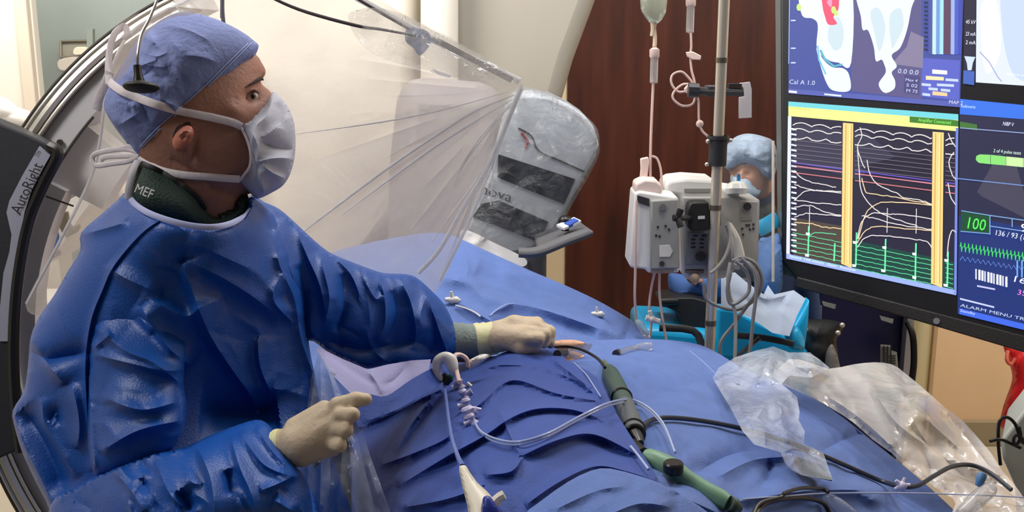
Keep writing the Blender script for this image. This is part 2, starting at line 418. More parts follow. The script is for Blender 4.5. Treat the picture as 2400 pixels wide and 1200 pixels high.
def text(mb, s, p0, p1, m, fit=True, size=None, lift=.001, mirror=False, depth=.0004, up=None, italic=0):
    """lettering that starts at p0 and runs to p1"""
    cu = bpy.data.curves.new('t', 'FONT'); cu.body = s; cu.size = 1; cu.extrude = 0; cu.resolution_u = 2
    o = bpy.data.objects.new('t', cu); SC.collection.objects.link(o)
    me = bpy.data.meshes.new_from_object(o.evaluated_get(bpy.context.evaluated_depsgraph_get()))
    v = np.array([tuple(q.co) for q in me.vertices]); fs = [tuple(q.vertices) for q in me.polygons]
    bpy.data.objects.remove(o); bpy.data.curves.remove(cu); bpy.data.meshes.remove(me)
    if not len(v): return
    x = Vector(p1) - Vector(p0); L = x.length; x.normalize(); toc = (CAMP - Vector(p0)).normalized()
    if up is None: n = (toc - x * toc.dot(x)).normalized(); u = n.cross(x)
    else: u = Vector(up); u = (u - x * u.dot(x)).normalized(); n = x.cross(u); n = n if n.dot(toc) > 0 else -n
    v[:, 0] -= v[:, 0].min(); wd = v[:, 0].max(); sx = L / wd; sy = sx if size is None else size / .72
    pts = [Vector(p0) + x * (a * sx) + u * (b * sy) + n * lift for a, b, _ in v]
    mb.add(pts, fs, m)
# ------------------------------------------------------------------ the room
M_green = mat('wall_green', (146, 156, 154), .8, var=.03)
M_cream = mat('wall_cream', (222, 202, 168), .75, var=.05, vscale=2)
M_white = mat('white_paint', (238, 232, 222), .55)
M_floor = mat('floor_vinyl', (184, 174, 158), .45, var=.04, vscale=3)
M_wood = mat('dark_red_wood', (62, 27, 19), .42, var=.25, vscale=3.0, stretch=(5, 5, .55), bump=.1, bscale=10, col2=(84, 40, 27))
mb = MB(); mb.box((0, 3.0, -.05), (8, 8.4, .1), M_floor); mb.build('floor', smooth=False, kind='structure')
mb = MB(); mb.box((0, 5.25, 1.5), (8, .1, 3), M_green); mb.build('wall_back', smooth=False, kind='structure')
mb = MB(); mb.box((-3.55, 2.6, 1.5), (.1, 5.2, 3), M_white); mb.build('wall_left', smooth=False, kind='structure')
mb = MB(); mb.box((3.55, 2.6, 1.5), (.1, 5.2, 3), M_cream); mb.build('wall_right', smooth=False, kind='structure')
mb = MB(); mb.box((0, 3.0, 3.06), (8, 8.4, .1), M_white); mb.build('ceiling', smooth=False, kind='structure')
# cream partition that carries the wooden door
mb = MB(); mb.box((1.9, 4.72, 1.5), (3.3, .12, 3), M_cream); mb.build('wall_partition', smooth=False, kind='structure')
def atY(x, y, Y):
    v = -(y - 600) / F; d = Y / (CP + v * SP); return P(x, y, d)
mb = MB(); a = atY(1326, 600, 4.6).x; b = atY(1822, 600, 4.6).x
mb.box(((a + b) / 2, 4.62, 1.2), (b - a, .06, 2.4), M_wood); mb.build('door_1', smooth=False, bevel=.004, kind='structure')
mb = MB(); mb.box((a - .045, 4.63, 1.21), (.09, .06, 2.42), M_cream); mb.box((b + .05, 4.63, 1.21), (.10, .06, 2.42), M_cream); mb.build('trim_1', smooth=False, bevel=.006, kind='structure')
# wall section that steps forward on the right, with its rounded corner
xa = atY(2187, 900, 4.1).x; xc = atY(2166, 900, 4.12).x
mb = MB(); mb.box(((xa + 3.5) / 2, 4.42, 1.5), (3.5 - xa, .64, 3), mat('wall_tan', (226, 194, 154), .7, var=.03)); mb.build('wall_right_section', smooth=False, kind='structure')
mb = MB(); mb.cyl((xc, 4.17, 0), (xc, 4.17, 3), .036, mat('column_cream', (206, 194, 152), .6)); mb.box((xc, 4.45, 1.5), (.05, .5, 3), MATS['column_cream']); mb.build('trim_2', kind='structure')
mb = MB(); mb.box(((xa + 3.5) / 2, 4.09, .055), (3.5 - xa, .03, .11), mat('baseboard_tan', (150, 138, 112), .6)); mb.build('baseboard_right', smooth=False, bevel=.004, kind='structure')

# white door/curtain at the far left
mb = MB(); x1 = atY(90, 200, 4.3).x
mb.box((x1 - .55, 4.33, 1.25), (1.1, .05, 2.5), M_white); mb.box((x1 - .03, 4.29, 1.25), (.05, .04, 2.5), mat('door_edge', (226, 214, 198), .6))
mb.build('door_2', smooth=False, bevel=.006, kind='structure')
t = thing('narrow_cabinet', P(86, 270, 3.95), 'narrow white cabinet with a slim box on top at the far left', 'cabinet')
mb = MB(); mb.pp([(65, 138), (100, 138), (106, 270), (68, 270)], 3.9, .12, M_white); mb.build('top_box', t, smooth=False, bevel=.004)
q = P(65, 270, 3.9); q2 = P(106, 270, 3.9); t.location.z = 0; t['wl'] = [t.location.x, t.location.y, 0]
mb = MB(); mb.box(((q.x + q2.x) / 2, q.y + .06, q.z / 2), (q2.x - q.x, .12, q.z), M_white); mb.build('casing', t, smooth=False)
# wall rack with bottle and linen on the green wall
M_rack = mat('rack_grey', (128, 122, 110), .4, metal=.4); dR = 4.98
t = thing('wall_rack', P(170, 130, dR), 'grey framed rack on the pale green wall above the arch', 'rack')
mb = MB(); 
for A, B in [((142, 97), (206, 95)), ((142, 97), (143, 135)), ((143, 135), (206, 133)), ((206, 70), (206, 133))]:
    mb.sweep([P(*A, dR), P(*B, dR)], .006, m=M_rack, sm=0)
mb.pp([(143, 98), (205, 96), (205, 133), (144, 134)], dR + .01, .03, mat('rack_back', (150, 146, 134), .6)); mb.build('frame', t)
mb = MB(); mb.pp([(203, 68), (217, 68), (217, 112), (203, 112)], dR - .03, .03, mat('clip_grey', (140, 148, 142), .5)); mb.build('bracket', t, smooth=False)
mb = MB(); mb.pp([(172, 116), (180, 110), (200, 111), (202, 120), (190, 128), (172, 128)], dR - .06, .06, mat('jar_white', (232, 226, 206), .4), smooth=3)
mb.build('rolled_towel', label='small white roll inside the grey wall rack', cat='towel', bevel=.004)
mb = MB(); mb.pp([(137, 140), (180, 132), (205, 128), (200, 150), (160, 166), (137, 163)], dR - .05, .07, mat('linen', (205, 196, 188), .8), smooth=3)
mb.build('folded_linen', label='grey white folded linen hanging just below the wall rack', cat='linen', bevel=.006)

# white equipment seen through the gap between arch and surgeon
mb = MB(); d0 = 2.75
mb.pp([(118, 540), (135, 490), (160, 470), (205, 450), (215, 470), (180, 520), (150, 570), (120, 615), (112, 600)], d0, .2, M_white, smooth=4)
mb.pp([(140, 510), (156, 496), (160, 520), (172, 540), (156, 556), (140, 535)], d0 - .01, .05, mat('gap_dark', (92, 84, 62), .6), smooth=3)
mb.pp([(117, 540), (124, 530), (130, 560), (124, 590), (116, 578)], d0 - .02, .03, mat('blue_strip', (60, 90, 175), .4), smooth=3)
mb.pp([(114, 596), (131, 588), (132, 602), (116, 609)], d0 - .02, .03, mat('gap_dark2', (90, 74, 66), .5))
mb.build('equipment_cart', label='white cart top with a blue strip seen through the gap behind the surgeon', cat='cart', bevel=.003)
mb = MB(); q = P(125, 620, d0 + .05)
mb.box((q.x - .02, q.y + .12, q.z / 2 - .06), (.22, .2, q.z - .12), mat('cart_white', (225, 220, 210), .5)); mb.build('cart_cabinet', smooth=False, bevel=.01, label='white cart body standing behind the arch and surgeon', cat='cart')

# ------------------------------------------------------------------ the C-arm arch
CX, CY, DG = 776., 758., 2.15
def arc(r, a0, a1, n=60): return [(CX + r * math.cos(math.radians(a)), CY - r * math.sin(math.radians(a))) for a in np.linspace(a0, a1, n)]
def annulus(mb, r0, r1, d, t, m, a0=78, a1=232, n=72):
    A = arc(r1, a0, a1, n); B = arc(r0, a0, a1, n); e = Vector((0, t, 0))
    vs = [P(*q, d) for q in A] + [P(*q, d) for q in B]; vs2 = [q + e for q in vs]; N2 = 2 * n
    fs = [(i, i + 1, n + i + 1, n + i) for i in range(n - 1)] + [(N2 + i, N2 + n + i, N2 + n + i + 1, N2 + i + 1) for i in range(n - 1)]
    fs += [(i, N2 + i, N2 + i + 1, i + 1) for i in range(n - 1)] + [(n + i, n + i + 1, N2 + n + i + 1, N2 + n + i) for i in range(n - 1)]
    fs += [(0, n, N2 + n, N2), (n - 1, N2 + n - 1, N2 + 2 * n - 1, 2 * n - 1)]
    mb.add(vs + vs2, fs, m)
M_body = mat('arch_body', (190, 186, 184), .45, var=.02); M_face = mat('arch_face', (188, 186, 188), .5)
M_chrome = mat('rail_chrome', (235, 228, 212), .22, metal=.75); M_groove = mat('groove', (60, 52, 46), .6)
M_black = mat('cover_black', (34, 35, 42), .62, bump=.25, bscale=700, spec=.35); M_blk = mat('black_gloss', (14, 14, 17), .35)
arch = thing('x_ray_arch', P(200, 1190, DG + .2), 'huge curved white and chrome imaging arch with black cover behind the surgeon', 'imaging machine')
mb = MB(); annulus(mb, 742, 822, DG, .08, M_face, 116); mb.build('arch_ring', arch)
mb = MB(); annulus(mb, 826, 860, DG - .01, .32, M_body, 116); mb.build('outer_rim', arch)
for r, wd, mm, nm in [(856, .004, M_groove, 'groove'), (848, .005, M_chrome, 'rail'), (840, .0035, M_groove, 'groove'), (830, .011, M_chrome, 'rail'), (819, .0025, M_groove, 'groove'), (813, .005, M_chrome, 'rail'), (806, .002, M_groove, 'groove')]:
    mb = MB(); mb.sweep([P(*q, DG - .012) for q in arc(r, 116, 231, 60)], wd, m=mm, sm=0); mb.build(nm, arch)
mb = MB(); annulus(mb, 600, 739, DG + .03, .06, mat('arch_inner', (214, 210, 210), .5), 141, 153.5, 16); mb.build('inner_panel', arch)
mb = MB(); annulus(mb, 694, 745, DG + .01, .05, mat('arch_inner2', (206, 204, 206), .45), 153.5, 226, 46); mb.build('inner_band', arch)
mb = MB(); mb.sweep([P(*q, DG - .001) for q in arc(738, 139, 168, 30)], .0028, m=M_groove, sm=0); mb.sweep([P(108, 460, DG), P(172, 483, DG)], .002, m=M_groove, sm=0); mb.build('panel_seam', arch)
mb = MB(); q = P(142, 333, DG - .004); mb.cyl(q, q + Vector((0, -.006, 0)), .006, M_groove); mb.build('screw', arch)
# foot that carries the arch
mb = MB(); q = P(200, 1400, DG + .15); mb.box((q.x, q.y + .1, .18), (.7, .5, .36), M_body); mb.build('base', arch, bevel=.05)
mb = MB(); annulus(mb, 700, 850, DG + .02, .26, M_body, 231, 262, 20); mb.build('arch_foot', arch)
# black cover panel
cov = [(-60, 262), (0, 288), (60, 312), (118, 338), (134, 348), (140, 362), (132, 385), (104, 436), (80, 490), (60, 550), (47, 610), (37, 680), (32, 750), (31, 830), (34, 900), (40, 980), (47, 1055), (0, 1076), (-60, 1096)]
mb = MB(); mb.pp(cov, 2.02, .14, M_black, yaw=-.45); mb.build('cover_panel', arch, bevel=.006)
st = [(92, 343), (118, 364), (100, 396), (74, 446), (58, 496), (45, 560), (33, 640), (24, 720), (20, 800), (18, 800), (0, 800), (0, 720), (8, 640), (22, 590), (27, 550), (15, 498), (22, 470), (52, 412)]
M_silver = mat('silver_label', (158, 160, 176), .35, metal=.15)
mb = MB(); mb.pp(st, 2.017, .004, M_silver); lb = mb.build('label_strip', arch, smooth=False)
mb = MB(); text(mb, 'AutoRight', P(47, 504, 2.0165), P(101, 388, 2.0165), M_groove, size=S(25, 2.0)); text(mb, 'TM', P(89, 369, 2.0165), P(97, 357, 2.0165), M_groove, size=S(9, 2.0)); mb.build('lettering', lb, smooth=False)
mb = MB(); mb.sweep([P(118, 342, 2.02), P(136, 362, 2.015), P(104, 430, 2.015), P(72, 505, 2.015), P(52, 590, 2.015), P(38, 690, 2.015), P(32, 800, 2.015), P(34, 900, 2.015), P(42, 1000, 2.015), P(50, 1060, 2.015)], .011, .012, M_blk, nrm=-FWD); mb.build('rubber_edge', arch)
# white folded thing above the cover (lamp head)
mb = MB(); inflate(mb, [(-40, 225), (10, 228), (40, 250), (70, 262), (70, 285), (40, 310), (0, 290), (-40, 280)], 2.5, .06, M_white, step=10, folds=[([(0, 280), (40, 262)], -.01, 6)])
mb.build('lamp_arm', label='bright white rounded arm end above the black cover at far left', cat='lamp arm')

# ------------------------------------------------------------------ gantry housing behind the film
M_hous = mat('housing_white', (226, 220, 208), .5, var=.02)
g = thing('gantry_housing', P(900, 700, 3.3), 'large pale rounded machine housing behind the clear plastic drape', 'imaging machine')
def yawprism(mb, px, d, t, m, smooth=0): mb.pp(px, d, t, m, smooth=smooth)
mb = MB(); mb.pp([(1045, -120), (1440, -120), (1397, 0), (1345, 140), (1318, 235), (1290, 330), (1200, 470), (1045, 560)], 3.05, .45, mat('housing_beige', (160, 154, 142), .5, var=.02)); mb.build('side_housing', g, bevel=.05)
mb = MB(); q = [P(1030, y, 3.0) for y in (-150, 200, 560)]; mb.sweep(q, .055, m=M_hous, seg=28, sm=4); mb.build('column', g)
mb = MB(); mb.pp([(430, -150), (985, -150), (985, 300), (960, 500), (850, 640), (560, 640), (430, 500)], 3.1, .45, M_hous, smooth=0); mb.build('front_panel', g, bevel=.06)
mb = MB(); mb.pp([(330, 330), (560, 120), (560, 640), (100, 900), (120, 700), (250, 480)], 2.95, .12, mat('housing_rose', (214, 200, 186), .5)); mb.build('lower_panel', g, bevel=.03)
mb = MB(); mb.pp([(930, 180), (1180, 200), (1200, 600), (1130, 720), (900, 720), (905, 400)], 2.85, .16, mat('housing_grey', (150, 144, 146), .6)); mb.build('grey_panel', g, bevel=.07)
mb = MB(); q = P(800, 640, 3.3); mb.box((q.x, q.y + .15, q.z / 2), (.6, .35, q.z), M_hous); mb.build('pedestal', g, bevel=.04)
# ------------------------------------------------------------------ detector in its bag, on an arm
det = thing('x_ray_detector', P(1250, 600, 2.75), 'tilted grey x-ray detector head with dark stripes inside a clear bag', 'x-ray detector')
def frame(p0, p1, p2): # bilinear px frame for tilted box: origin p0, u to p1, v to p2
    return lambda u, v: (p0[0] + (p1[0] - p0[0]) * u + (p2[0] - p0[0]) * v, p0[1] + (p1[1] - p0[1]) * u + (p2[1] - p0[1]) * v)
M_det = mat('detector_grey', (176, 182, 190), .4); M_navy = mat('detector_dark', (18, 22, 34), .5, bump=.2, bscale=40)
DD = 2.72
mb = MB(); mb.pp([(1085, 560), (1140, 420), (1185, 250), (1215, 222), (1290, 225), (1370, 270), (1400, 320), (1398, 365), (1350, 450), (1290, 565), (1262, 582), (1180, 600)], DD, .22, M_det, smooth=2); h = mb.build('housing', det, bevel=.012)
mb = MB(); mb.pp([(1168, 362), (1348, 420), (1322, 478), (1166, 415)], DD - .004, .008, M_navy); mb.build('dark_stripe', det, smooth=False)
mb = MB(); mb.pp([(1168, 470), (1285, 520), (1262, 566), (1108, 508), (1128, 478)], DD - .004, .008, M_navy); mb.build('dark_stripe', det, smooth=False)
mb = MB(); text(mb, 'nova', P(1125, 452, DD - .004), P(1197, 474, DD - .004), M_groove, size=S(24, DD)); mb.build('lettering', det, smooth=False)
mb = MB(); mb.sweep([P(1215, 300, DD - .002), P(1245, 318, DD - .002), P(1262, 352, DD - .002), P(1310, 375, DD - .002), P(1370, 402, DD - .002)], .0018, m=M_groove); mb.build('seam', det)
mb = MB(); mb.sweep([P(1222, 312, DD - .004), P(1236, 330, DD - .004), P(1232, 348, DD - .004)], .0035, m=mat('red_mark', (150, 66, 72), .4)); mb.build('red_latch', det)
mb = MB(); q = P(1200, 560, DD + .15); mb.box((q.x, q.y, q.z / 2 + .25), (.16, .16, q.z - .5), M_body); mb.box((q.x, q.y, .25), (.4, .4, .5), M_body); mb.build('stand_column', det, bevel=.03)
F_bag = film('bag_film', (222, 230, 238), haze=.10, rough=.12, bump=1.4, bscale=16, transl=.35, hvar=.8, hscale=14)
mb = MB()
inflate(mb, [(1078, 560), (1120, 420), (1170, 262), (1196, 214), (1240, 204), (1318, 232), (1392, 290), (1406, 335), (1398, 378), (1340, 482), (1296, 568), (1270, 600), (1190, 606), (1120, 600)], 2.78, .12, F_bag, step=9, power=.22, lim=2.5, folds=rand_folds(46, (1120, 215, 1390, 590), 50, 40, 80, .022, 6, 3), smooth=3)
mb.build('detector_bag', label='crinkled clear plastic bag wrapped over the grey detector head', cat='plastic bag')
# grey tray rail with knob under the detector
tr = thing('side_tray', P(1300, 600, 2.45), 'rounded grey tray rail sticking out under the bagged detector', 'tray')
M_tray = mat('tray_grey', (92, 92, 97), .6)
mb = MB(); mb.sweep([P(1216, 592, 2.50), P(1260, 590, 2.50), P(1330, 562, 2.52), P(1378, 545, 2.54)], [.018, .02, .02, .017], [.012, .013, .013, .012], M_tray, nrm=(0, 0, 1), seg=14); mb.build('rail', tr)
mb = MB(); mb.prism([P(1262, 588, 2.58), P(1392, 540, 2.56), P(1352, 512, 2.72), P(1250, 545, 2.74)], (0, 0, -.015), M_tray); mb.build('shelf', tr, bevel=.006)
mb = MB(); q = P(1300, 575, 2.66); mb.box((q.x - .05, q.y + .05, q.z / 2), (.06, .06, q.z - .03), M_tray); mb.build('post', tr, bevel=.01)
mb = MB(); q = P(1325, 518, 2.62); mb.ball(q, .019, M_blk, (1, 1, .8)); mb.cyl(q, q + Vector((0, 0, -.025)), .01, M_blk); mb.build('control_knob', label='black ball knob on the grey tray under the detector', cat='knob')
mb = MB(); mb.prism([P(1304, 532, 2.60), P(1345, 514, 2.62), P(1362, 522, 2.60), P(1322, 540, 2.58)], (0, 0, .006), mat('card_white', (220, 224, 232), .5)); mb.prism([P(1322, 530, 2.598), P(1345, 518, 2.612), P(1356, 523, 2.598), P(1334, 535, 2.585)], (0, 0, .008), mat('card_blue', (50, 84, 180), .4))
mb.build('label_card', label='white card with a blue stripe lying on the grey tray', cat='card', smooth=False)
# bright white paper edge under the bag
mb = MB(); sheet(mb, [(1080, 540), (1110, 545), (1150, 565), (1230, 605), (1225, 625), (1180, 610), (1130, 585), (1085, 575)], 2.68, mat('paper_white', (240, 240, 240), .6), step=8, folds=rand_folds(8, (1080, 540, 1230, 620), 20, 40, 60, .01, 6, 4)); mb.build('white_liner', label='crumpled white liner edge between the bagged detector and the blue drape', cat='liner')
# ------------------------------------------------------------------ clear film drape over the machine
F_main = film('drape_film', (236, 230, 224), haze=.58, rough=.22, bump=.5, bscale=5, transl=.45, hvar=.28, hscale=3)
dr = thing('plastic_drape', P(700, 700, 1.9), 'large milky clear plastic drape stretched behind the surgeon\'s head', 'plastic drape')
ol = [(560, -320), (500, -60), (330, 50), (268, 130), (244, 240), (215, 400), (150, 540), (95, 640), (60, 715), (90, 738), (150, 690), (260, 650), (420, 640), (620, 700), (800, 730), (985, 700), (1035, 662), (1090, 540), (1150, 380), (1222, 200), (1190, 165), (1060, 95), (900, 5), (840, -60), (760, -320)]
dctl = [(500, -60, 2.0), (840, -60, 2.05), (1222, 200, 2.1), (1035, 660, 2.12), (800, 700, 2.05), (60, 715, 1.95), (268, 130, 1.82), (600, 300, 1.98), (420, 640, 1.98), (900, 350, 2.08), (240, 400, 1.88)]
fan = []
rr = random.Random(11)
for k in range(15):
    a = math.radians(112 + k * 5.6 + rr.uniform(-2, 2)); L = rr.uniform(260, 760); x0, y0 = 1205, 215
    x1, y1 = x0 + math.cos(a) * L, y0 + math.sin(a) * L; s0 = rr.uniform(.05, .3)
    fan.append(([(x0 + (x1 - x0) * s0, y0 + (y1 - y0) * s0), (x0 + (x1 - x0) * .6, y0 + (y1 - y0) * .6 + rr.uniform(-8, 8)), (x1, y1)], rr.choice([-1, 1]) * rr.uniform(.008, .020), rr.uniform(4, 9), rr.uniform(5, 16), .5))
fan += [([(690, 312), (800, 298), (930, 278), (1060, 250)], .006, 3, 5), ([(625, 190), (680, 187), (730, 180)], .006, 3, 4), ([(800, 60), (860, 100), (1010, 160), (1120, 200)], .012, 6, 16)]
mb = MB(); fd = sheet(mb, ol, dctl, F_main, step=13, folds=fan, thick=0, smooth=3, lim=1.2); mb.build('film', dr)
M_edge = film('film_edge', (245, 245, 248), haze=.75, rough=.15, bump=.2, transl=.3)
def onfilm(x, y, e=.004): return P(x, y, fd(x, y) - e)
for pts, wd in [([(1222, 200), (1150, 375), (1090, 480), (1030, 585), (980, 640)], .0042), ([(1224, 208), (1185, 300), (1140, 420), (1090, 540), (1030, 658)], .0032), ([(1150, 480), (1155, 400), (1162, 330)], .0016)]:
    mb = MB(); mb.sweep([P(x, y, 2.07 if x > 700 else 2.0) for x, y in pts], wd, wd * .5, M_edge, nrm=-FWD); mb.build('folded_edge', dr)
for pts, w2 in [([(1206, 222), (1110, 262), (1020, 318), (900, 400), (780, 490), (700, 552)], .0030), ([(1204, 232), (1120, 280), (1010, 350), (900, 430), (800, 505)], .0022), ([(1195, 250), (1150, 300), (1090, 380), (1060, 440)], .0020), ([(1200, 240), (1120, 330), (1040, 450)], .0016), ([(1190, 215), (1060, 252), (930, 280), (800, 300), (695, 314)], .0014), ([(1185, 290), (1130, 400), (1060, 500), (1010, 570)], .0016)]:  # pale ribbons paint the bright streaks along the film's wrinkles
    mb = MB(); mb.sweep([onfilm(x, y, .003) for x, y in pts], [w2 * .4, w2, w2, w2 * .3], w2 * .3, M_edge, nrm=-FWD); mb.build('crease_streak', dr)
mb = MB(); mb.sweep([onfilm(500, -30), onfilm(330, 58), onfilm(272, 135), onfilm(246, 240), onfilm(222, 390), onfilm(150, 545), onfilm(62, 712)], .003, .002, M_edge, nrm=-FWD); mb.build('folded_edge', dr)
mb = MB(); mb.sweep([P(835, -6, 2.03), P(1000, 84, 2.06), P(1110, 140, 2.08), P(1218, 190, 2.09)], .007, .005, M_edge, nrm=-FWD); mb.build('top_hem', dr)
M_strip = mat('strip_grey', (138, 132, 132), .5)
mb = MB(); mb.pp([(1016, 83), (1205, 183), (1196, 194), (1009, 95)], 2.062, .006, M_strip); mb.build('grey_strip', dr, smooth=False)
M_wire = mat('wire_dark', (70, 62, 66), .5); M_wblue = mat('wire_blue', (76, 92, 150), .5)
mb = MB(); mb.sweep([P(420, -700, 1.94), P(520, -70, 1.95), P(600, -25, 1.96), P(700, 22, 1.98), P(835, 60, 2.0), P(900, 70, 2.02), P(985, 86, 2.05)], [.003, .003, .003, .0035, .003, .002], m=M_wire); mb.build('support_wire', label='dark suspension wire running along the drape above the surgeon\'s eyes', cat='wire')
mb = MB(); mb.sweep([P(640, -700, 1.98), P(740, -80, 1.99), P(820, -15, 2.0), P(890, 28, 2.02), P(962, 70, 2.05)], .003, m=M_wire); mb.build('support_wire', label='short dark suspension wire near the top hem of the drape', cat='wire')
mb = MB(); sheet(mb, [(955, 66), (1000, 72), (1010, 100), (985, 130), (968, 112), (950, 95)], 2.045, film('tape_blue', (150, 165, 205), haze=.6, transl=.2), step=6, thick=.001); mb.build('blue_tape', dr)
mb = MB(); mb.sweep([P(521, -900, 1.9), P(521, -40, 1.9), P(521, 20, 1.9), P(524, 55, 1.9)], .004, m=mat('hook_grey', (96, 96, 110), .5)); mb.build('hanging_rod', label='thin grey rod hanging behind the top of the surgical cap', cat='rod')
# crumpled excess film near the top of the drape
mb = MB(); sheet(mb, [(820, 30), (900, 20), (1000, 60), (1130, 130), (1215, 195), (1130, 190), (1000, 165), (880, 130), (830, 80)], 2.0, film('film_crumple', (235, 236, 230), haze=.25, rough=.15, bump=1, bscale=18, hvar=.8, hscale=12), step=9, folds=rand_folds(26, (820, 20, 1210, 190), 28, 30, 90, .010, 6, 9), thick=0); mb.build('crumpled_flap', dr)

# ------------------------------------------------------------------ hanging suction knob on the shield
kn = thing('shield_handle', P(331, 218, 1.36), 'black disc knob on a thin bent rod hanging beside the blue cap', 'handle')
mb = MB(); mb.sweep([P(430, -900, 1.46), P(392, -120, 1.41), P(378, -30, 1.40), P(352, 40, 1.38), P(332, 80, 1.37), P(324, 120, 1.36), P(322, 158, 1.36)], .0021, m=mat('rod_grey', (160, 158, 160), .25, metal=.6)); mb.build('rod', kn)
mb = MB(); mb.lathe(P(321, 152, 1.36), P(326, 198, 1.36), [(0, .0035), (.02, .005), (.5, .0055), (1, .009)], M_blk); mb.build('stem', kn)
mb = MB(); q = P(331, 204, 1.36); mb.ball(q, .0235, mat('rubber_black', (16, 16, 18), .6), (1, 1, .32), 28, 12, Matrix.Rotation(math.radians(-14), 3, 'X')); mb.build('disc', kn)
# small clear shield pane behind the knob
sh = MB(); sheet(sh, [(256, 90), (300, 42), (380, 18), (470, 22), (452, 34), (395, 44), (345, 78), (318, 130), (296, 168), (270, 190), (256, 150)], 1.40, film('shield_film', (222, 206, 192), haze=.55, rough=.15, bump=.2, transl=.3), step=9, thick=0)
sh.build('clear_flap', label='milky flap of clear film in front of the back of the cap', cat='plastic flap')

# ------------------------------------------------------------------ IV pole with pumps
DP = 2.42
M_steel = mat('pole_steel', (214, 206, 190), .25, metal=.5); M_pump = mat('pump_white', (228, 228, 226), .45); M_pumpg = mat('pump_grey', (152, 152, 148), .5); M_pk = mat('pump_dark', (48, 48, 52), .5)
M_tube = mat('tube_pink', (226, 196, 186), .35, spec=.6); M_clear = film('clear_plastic', (235, 235, 235), haze=.35, rough=.1, bump=0, transl=.4)
pole = thing('iv_pole', (P(1672, 600, DP).x, P(1672, 600, DP).y, 0), 'upright stainless steel pole standing left of the big monitor', 'pole')
X0 = P(1672, 600, DP)
def poleat(y):   # height on the vertical pole seen at image row y
    Y = X0.y; v = -(y - 600) / F; d = Y / (CP + v * SP); return CZ + d * (-SP + v * CP)
mb = MB(); mb.cyl((X0.x, X0.y, .08), (X0.x, X0.y, 2.25), .0125, M_steel, seg=24); mb.build('tube', pole)
for yy in (135, 480, 750):
    mb = MB(); mb.cyl((X0.x, X0.y, poleat(yy)), (X0.x, X0.y, poleat(yy + 12)), .0135, mat('steel_dark', (120, 112, 100), .35, metal=.7)); mb.build('joint_ring', pole)
mb = MB()
for k in range(5):
    a = k * 2 * math.pi / 5; mb.sweep([(X0.x, X0.y, .1), (X0.x + .28 * math.cos(a), X0.y + .28 * math.sin(a), .05)], .014, m=M_steel, sm=0); mb.ball((X0.x + .28 * math.cos(a), X0.y + .28 * math.sin(a), .028), .028, M_pk)
mb.build('base', pole)
mb = MB(); mb.sweep([(X0.x - .16, X0.y, 2.18), (X0.x - .14, X0.y, 2.22), (X0.x + .14, X0.y, 2.22), (X0.x + .16, X0.y, 2.18)], .005, m=M_steel); mb.build('hook_bar', pole)
mb = MB(); mb.cyl((X0.x, X0.y, poleat(388)), (X0.x, X0.y, poleat(318)), .021, M_pk); mb.cyl((X0.x, X0.y, poleat(326)), (X0.x, X0.y, poleat(318)), .025, M_pk)
for sx, yy in ((-1, 330), (1, 328), (-1, 384)): q = Vector((X0.x + sx * .026, X0.y - .01, poleat(yy))); mb.ball(q, .005, M_steel)
mb.build('height_collar', pole)
# clamp with arms
cl = thing('pole_clamp', (X0.x, X0.y, poleat(212)), 'dark knurled clamp gripping the steel pole level with the tubing loops', 'clamp')
M_cl = mat('clamp_grey', (74, 74, 78), .4, metal=.4)
mb = MB(); mb.sweep([P(1618, 212, DP - .02), P(1665, 214, DP - .022), P(1745, 216, DP - .02)], .0095, m=M_cl, sm=0); mb.build('bar', cl)
mb = MB(); mb.cyl(P(1613, 211, DP - .02), P(1637, 212, DP - .02), .017, M_pk, seg=10); mb.build('knob', cl)
mb = MB(); mb.box(P(1672, 213, DP - .005), (.036, .05, .026), M_cl); mb.build('grip', cl, bevel=.003)
mb = MB(); mb.box(P(1694, 202, DP - .02), (.012, .02, .012), M_pk); mb.box(P(1722, 200, DP - .02), (.03, .02, .008), M_pk); mb.build('jaw', cl)
mb = MB(); mb.pp([(1733, 195), (1758, 192), (1762, 210), (1762, 276), (1732, 278), (1732, 228), (1745, 226), (1742, 206)], DP - .03, .006, mat('tag_white', (205, 200, 205), .5)); mb.build('name_tag', label='white plastic tag hanging from the right end of the pole clamp', cat='tag', bevel=.001)
# IV bottle, chambers, lines
M_fluid = film('bag_fluid', (214, 222, 206), haze=.7, rough=.15, bump=.1, transl=.5)
DI = 2.44
bt = thing('iv_bag', P(1532, 60, DI), 'pale clear infusion bag hanging at the top left of the pole', 'infusion bag')
mb = MB(); inflate(mb, [(1500, -90), (1565, -90), (1563, 10), (1556, 38), (1540, 56), (1524, 54), (1508, 34), (1501, 10)], DI, .03, M_fluid, step=6); mb.build('bag', bt)
mb = MB(); mb.sweep([P(1532, 52, DI), P(1531, 70, DI), P(1528, 85, DI)], [.008, .006, .005], m=mat('port_cream', (222, 200, 172), .4)); mb.sweep([P(1532, 60, DI), P(1535, 90, DI), P(1534, 110, DI)], .005, m=MATS['port_cream']); mb.build('port', bt)
mb = MB(); mb.sweep([P(1532, -90, DI), Vector((X0.x - .14, X0.y + .02, 2.2))], .0015, m=M_steel, sm=0); mb.build('hanger', bt)
def chamber(x, y0, y1, d, lab, top=-1):
    c = thing('drip_chamber', P(x, y1, d), lab, 'drip chamber', 'drip chambers')
    mb = MB(); mb.cyl(P(x, y0 + 20, d), P(x - 2, y1, d), .0095, M_clear); mb.build('cylinder', c)
    mb = MB(); mb.lathe(P(x, y0, d), P(x, y0 + 24, d), [(0, .006), (.2, .012), (.8, .012), (1, .010)], mat('cap_pink', (232, 205, 196), .4)); mb.build('cap', c)
    mb = MB(); mb.cyl(P(x - 2, y1 - 8, d), P(x - 2, y1 + 2, d), .0085, MATS['cap_pink'], .004); mb.build('outlet', c)
chamber(1534, 112, 194, DI, 'clear drip chamber under the pale infusion bag')
